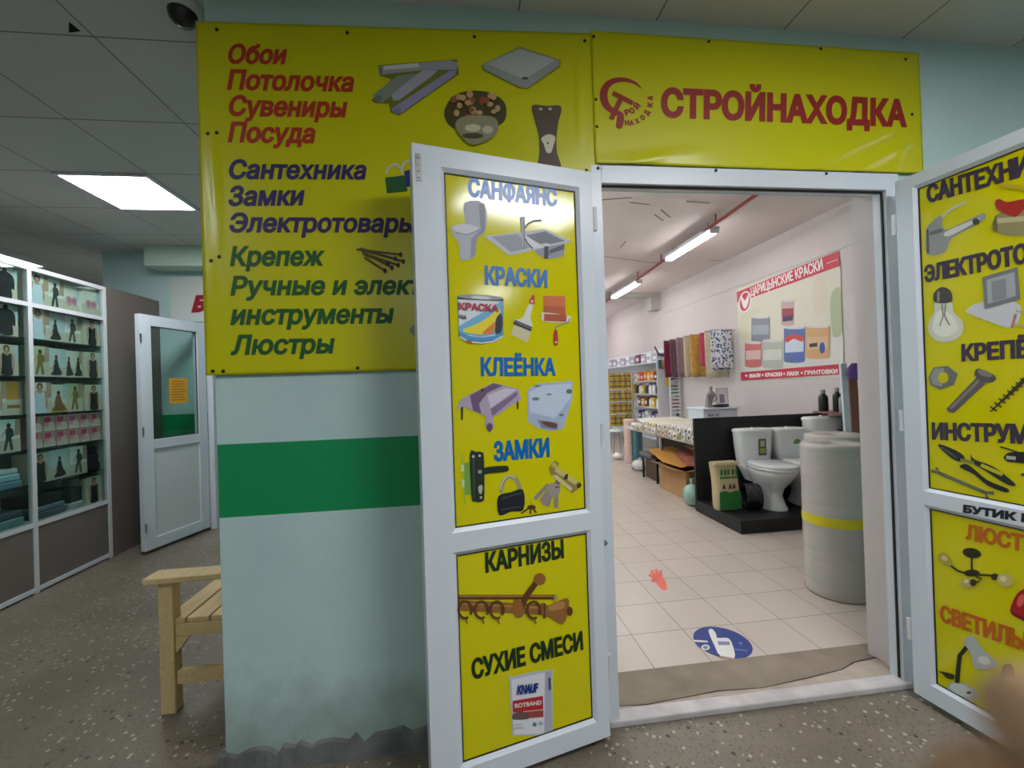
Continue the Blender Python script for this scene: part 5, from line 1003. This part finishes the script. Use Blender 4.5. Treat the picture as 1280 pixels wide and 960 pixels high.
# ------------------------------------------------------------------ far door at left
hx, hy, ex, ey_ = -2.655, 4.80, -2.835, 4.15
d3 = thing('door_3', (hx, hy, .03), 'open white half glazed door with yellow notice beside the brown panel', 'door', kind='structure')
l3, r3 = Vector((ex, ey_, 0)), Vector((hx, hy, 0)); u3 = (r3-l3).normalized(); W3 = (r3-l3).length; n3 = Vector((u3.y, -u3.x, 0)); P3 = Plane(l3, u3, n3)
def b3(mb, a0, a1, z0, z1, h0, h1): return mb.obox(P3.w((a0+a1)/2, (z0+z1)/2, (h0+h1)/2), u3*(a1-a0)/2, n3*(h1-h0)/2, Vector((0, 0, (z1-z0)/2)))
f = MB(WHITE); z0, z1 = .03, 2.16
for a in ((0, .1), (W3-.1, W3)): b3(f, a[0], a[1], z0, z1, -.055, 0)
for z in ((z0, z0+.1), (.93, 1.02), (z1-.1, z1)): b3(f, .1, W3-.1, z[0], z[1], -.055, 0)
f.build('door_frame', d3, bevel=.004)
m = MB(WHITE2); b3(m, .1, W3-.1, z0+.1, .93, -.035, -.015); m.build('lower_panel', d3)
m = MB(GLASS); b3(m, .1, W3-.1, 1.02, z1-.1, -.03, -.024); m.build('glass_pane', d3)
m = MB(DARKSEAL)
for a0, a1, c0, c1 in ((.1, W3-.1, 1.02, 1.026), (.1, W3-.1, z1-.106, z1-.1), (.1, .106, 1.026, z1-.106), (W3-.106, W3-.1, 1.026, z1-.106)): b3(m, a0, a1, c0, c1, -.02, -.012)
m.build('glazing_seal', d3)
m = MB(ink(226, 160, 40)); b3(m, .28, .47, 1.34, 1.585, -.0235, -.0225); m.use(ink(110, 70, 30))
for i in range(8): b3(m, .30+.01*(i % 2), .45-.015*(i % 3), 1.37+i*.026, 1.376+i*.026, -.0226, -.0222)
tag(m.build('notice', d3), 'yellow notice sheet on the glass', None)
m = MB(STEEL)
for z in (.2, 1.06, 1.9): b3(m, -.004, .012, z, z+.08, 0, .004)
m.build('latch_plate', d3)
tf = MB(WHITE).box(-2.66, -2.60, 4.81, 4.86, 0, 2.17).box(-1.32, -1.26, 4.81, 4.86, 0, 2.17).box(-2.60, -1.32, 4.81, 4.86, 2.11, 2.17)
struct('trim_9', tf, 'white door frame of the far doorway behind the open glazed door', 'door frame', bevel=.004)
sg = thing('sign', (-2.3, 4.83, 2.3), 'pale sign board with red script letter above the far doorway', 'sign')
MB(M('sign_board', (206, 210, 208), .4)).box(-3.0, -1.5, 4.835, 4.848, 2.19, 2.66).build('board', sg)
PSG = Plane((-3.0, 4.833, 0), (1, 0, 0), (0, -1, 0)); mb = MB(ink(150, 16, 36)); lettering(mb, PSG, 'Б', (239, 391), (256, 390), (245, 369), .09); mb.build('red_letter', sg)
# beyond the far doorway
cn2 = thing('glass_counter', (-2.9, 5.9, 0), 'glass counter with white base seen through the far doorway', 'counter')
MB(WHITE).box(-3.5, -2.3, 5.75, 6.15, 0, .45).build('base', cn2); MB(GLASS).box(-3.5, -2.3, 5.75, 5.756, .46, 1.22).build('glass_pane', cn2)
f = MB(STEEL)
for x in (-3.5, -2.9, -2.32): f.box(x, x+.02, 5.74, 5.76, .45, 1.23)
f.box(-3.5, -2.3, 5.74, 6.15, 1.22, 1.24).build('frame', cn2); MB(GLASS).box(-3.48, -2.32, 5.77, 6.14, .82, .828).build('shelf', cn2)
mc = thing('cash_register', (-3.1, 5.95, 1.24), 'black till standing on the glass counter beyond the far doorway', 'till')
MB(BLACKP).box(-3.28, -2.95, 5.80, 6.1, 1.241, 1.32).build('body', mc, bevel=.01); MB(BLACKP).obox((-3.1, 6.0, 1.43), (.14, 0, 0), (0, .012, -.006), (0, .05, .1)).build('screen', mc); MB(WHITE2).obox((-3.1, 5.984, 1.425), (.12, 0, 0), (0, .004, -.002), (0, .04, .08)).build('display', mc)
r = thing('ceiling_light', (-2.6, 6.3, ZC), 'lit panel light in the room beyond the far doorway', 'ceiling light', 'square panel lights of the hall')
MB(M('far_lamp', (255, 250, 245), .5, emit=FAR_E)).box(-3.0, -2.2, 6.0, 6.6, ZC-.02, ZC-.004).build('diffuser', r); MB(WHITE2).box(-3.03, -3.0, 5.97, 6.63, ZC-.022, ZC-.001).box(-2.2, -2.17, 5.97, 6.63, ZC-.022, ZC-.001).build('frame', r)

# ------------------------------------------------------------------ bench
bn = thing('bench', (-1.15, 2.65, 0), 'pale wooden slatted bench with armrest standing behind the green wall end', 'bench')
BXF, BXR, BY0, BY1 = -1.36, -.93, 2.05, 3.30
for i in range(4):
    x = BXF+.01+i*.10; MB(PLYW).box(x, x+.092, BY0+.01, BY1-.01, .392, .415).build('seat_slat', bn, bevel=.004)
for y in (BY0, BY1-.055):
    MB(PLYW).box(BXF, BXF+.06, y, y+.055, 0, .585).build('leg', bn, bevel=.004); MB(PLYW).box(BXR-.06, BXR, y, y+.055, 0, .86).build('leg', bn, bevel=.004)
    MB(PLYW).box(BXF-.045, BXR-.061, y-.025, y+.08, .586, .612).build('armrest', bn, bevel=.004)
    MB(PLYW).box(BXF+.061, BXR-.061, y+.01, y+.045, .335, .391).build('side_rail', bn, bevel=.003); MB(PLYW).box(BXF+.061, BXR-.061, y+.012, y+.043, .12, .18).build('stretcher', bn, bevel=.003)
for z in (.50, .62, .74): MB(PLYW).box(BXR-.085, BXR-.061, BY0, BY1, z, z+.09).build('back_slat', bn, bevel=.004)
br = MB(PLYW); br.add([(BXF+.061, BY0+.01, .334), (BXF+.061, BY0+.04, .334), (BXF+.12, BY0+.01, .334), (BXF+.12, BY0+.04, .334), (BXF+.061, BY0+.01, .26), (BXF+.061, BY0+.04, .26)], [(0, 2, 4), (1, 5, 3), (0, 1, 3, 2), (2, 3, 5, 4), (0, 4, 5, 1)]); br.build('corner_brace', bn)

# ------------------------------------------------------------------ dome on the hall ceiling
dm = thing('dome_camera', (-.93, 1.72, ZC), 'small dark dome fitting on the ceiling at the top left of the banner', 'dome')
a = fl(228, 6, ZC); MB(WHITE2).lathe([(.07, 0), (.07, .02), (.055, .035)], (a.x, a.y, ZC-.001), (0, 0, -1)).build('base', dm)
MB(M('smoked_dome', (40, 38, 36), .1)).lathe([(.05, .034), (.045, .06), (.028, .078), (.005, .085)], (a.x, a.y, ZC-.001), (0, 0, -1)).build('dome', dm)

# ------------------------------------------------------------------ the hand at the lower right corner
SKM = M('skin', (172, 138, 106), .6, bump=.2, bscale=60, noise=.05, nscale=20)
def campt(r, u, f): return CAM+CR*(r-.027)+CU*(u+.024)+_f*(f-.022)
def skin_obj(name, chains, parent, mat):
    """one continuous figure: edges with a radius at every joint, grown by a skin modifier; chains share joints by key"""
    keys = {}; vs = []; rad = []; ed = []
    for c in chains:
        prev = None
        for k, p, r_ in c:
            if k not in keys: keys[k] = len(vs); vs.append(p); rad.append(r_)
            if prev is not None and prev != keys[k]: ed.append((prev, keys[k]))
            prev = keys[k]
    me = bpy.data.meshes.new(name); org = WORLD[parent.name] if parent else Vector((0, 0, 0)); me.from_pydata([tuple(v-org) for v in vs], ed, [])
    o = bpy.data.objects.new(name, me); COL.objects.link(o); o.parent = parent; me.materials.append(mat)
    m = o.modifiers.new('skin', 'SKIN'); m.use_smooth_shade = True
    lay = me.skin_vertices[0].data if len(me.skin_vertices) else None
    if lay is None:
        bpy.context.view_layer.objects.active = o; bpy.ops.mesh.customdata_skin_add(); lay = me.skin_vertices[0].data
    for i, r_ in enumerate(rad): lay[i].radius = (r_, r_)
    lay[0].use_root = True
    s_ = o.modifiers.new('sub', 'SUBSURF'); s_.levels = 2; s_.render_levels = 2; return o
hl = campt(.24, -.17, .06)
hd = thing('hand', hl, 'blurred bare hand with fingertips reaching in front of the lens at lower right', 'hand')
W_ = ('w', campt(.27, -.215, .035), .026); PMc = ('p', campt(.225, -.165, .055), .024)
def finger(n, kn, mid, dist, tip, r0):
    return [PMc, (n+'k', campt(*kn), r0*1.15), (n+'m', campt(*mid), r0*1.02), (n+'d', campt(*dist), r0*.92), (n+'t', campt(*tip), r0*.9)]
chains = [[W_, PMc],
    finger('i', (0.1880, -0.1220, 0.072), (0.1520, -0.0990, 0.092), (0.1320, -0.0900, 0.099), (0.1165, -0.0820, 0.102), .0112),
    finger('m', (0.1830, -0.1400, 0.074), (0.1440, -0.1200, 0.096), (0.1230, -0.1080, 0.102), (0.1100, -0.0975, 0.102), .0122),
    finger('r', (0.1830, -0.1590, 0.074), (0.1470, -0.1430, 0.094), (0.1260, -0.1330, 0.101), (0.1100, -0.1240, 0.103), .0088),
    finger('l', (0.1870, -0.1770, 0.072), (0.1580, -0.1660, 0.089), (0.1410, -0.1590, 0.096), (0.1290, -0.1520, 0.098), .0076),
    [W_, ('tb', campt(.232, -.150, .085), .014), ('tm', campt(.205, -.118, .105), .0105), ('tt', campt(.185, -.095, .112), .0085)]]
skin_obj('palm_and_fingers', chains, hd, SKM)
sl_ = MB(M('dark_sleeve', (50, 52, 60), .8, bump=.3, bscale=30)).tube([campt(.272, -.218, .034), campt(.30, -.25, .015), campt(.36, -.33, -.03), campt(.46, -.50, -.10)], [.034, .042, .05, .06], 20)
sl_.build('sleeve', hd)
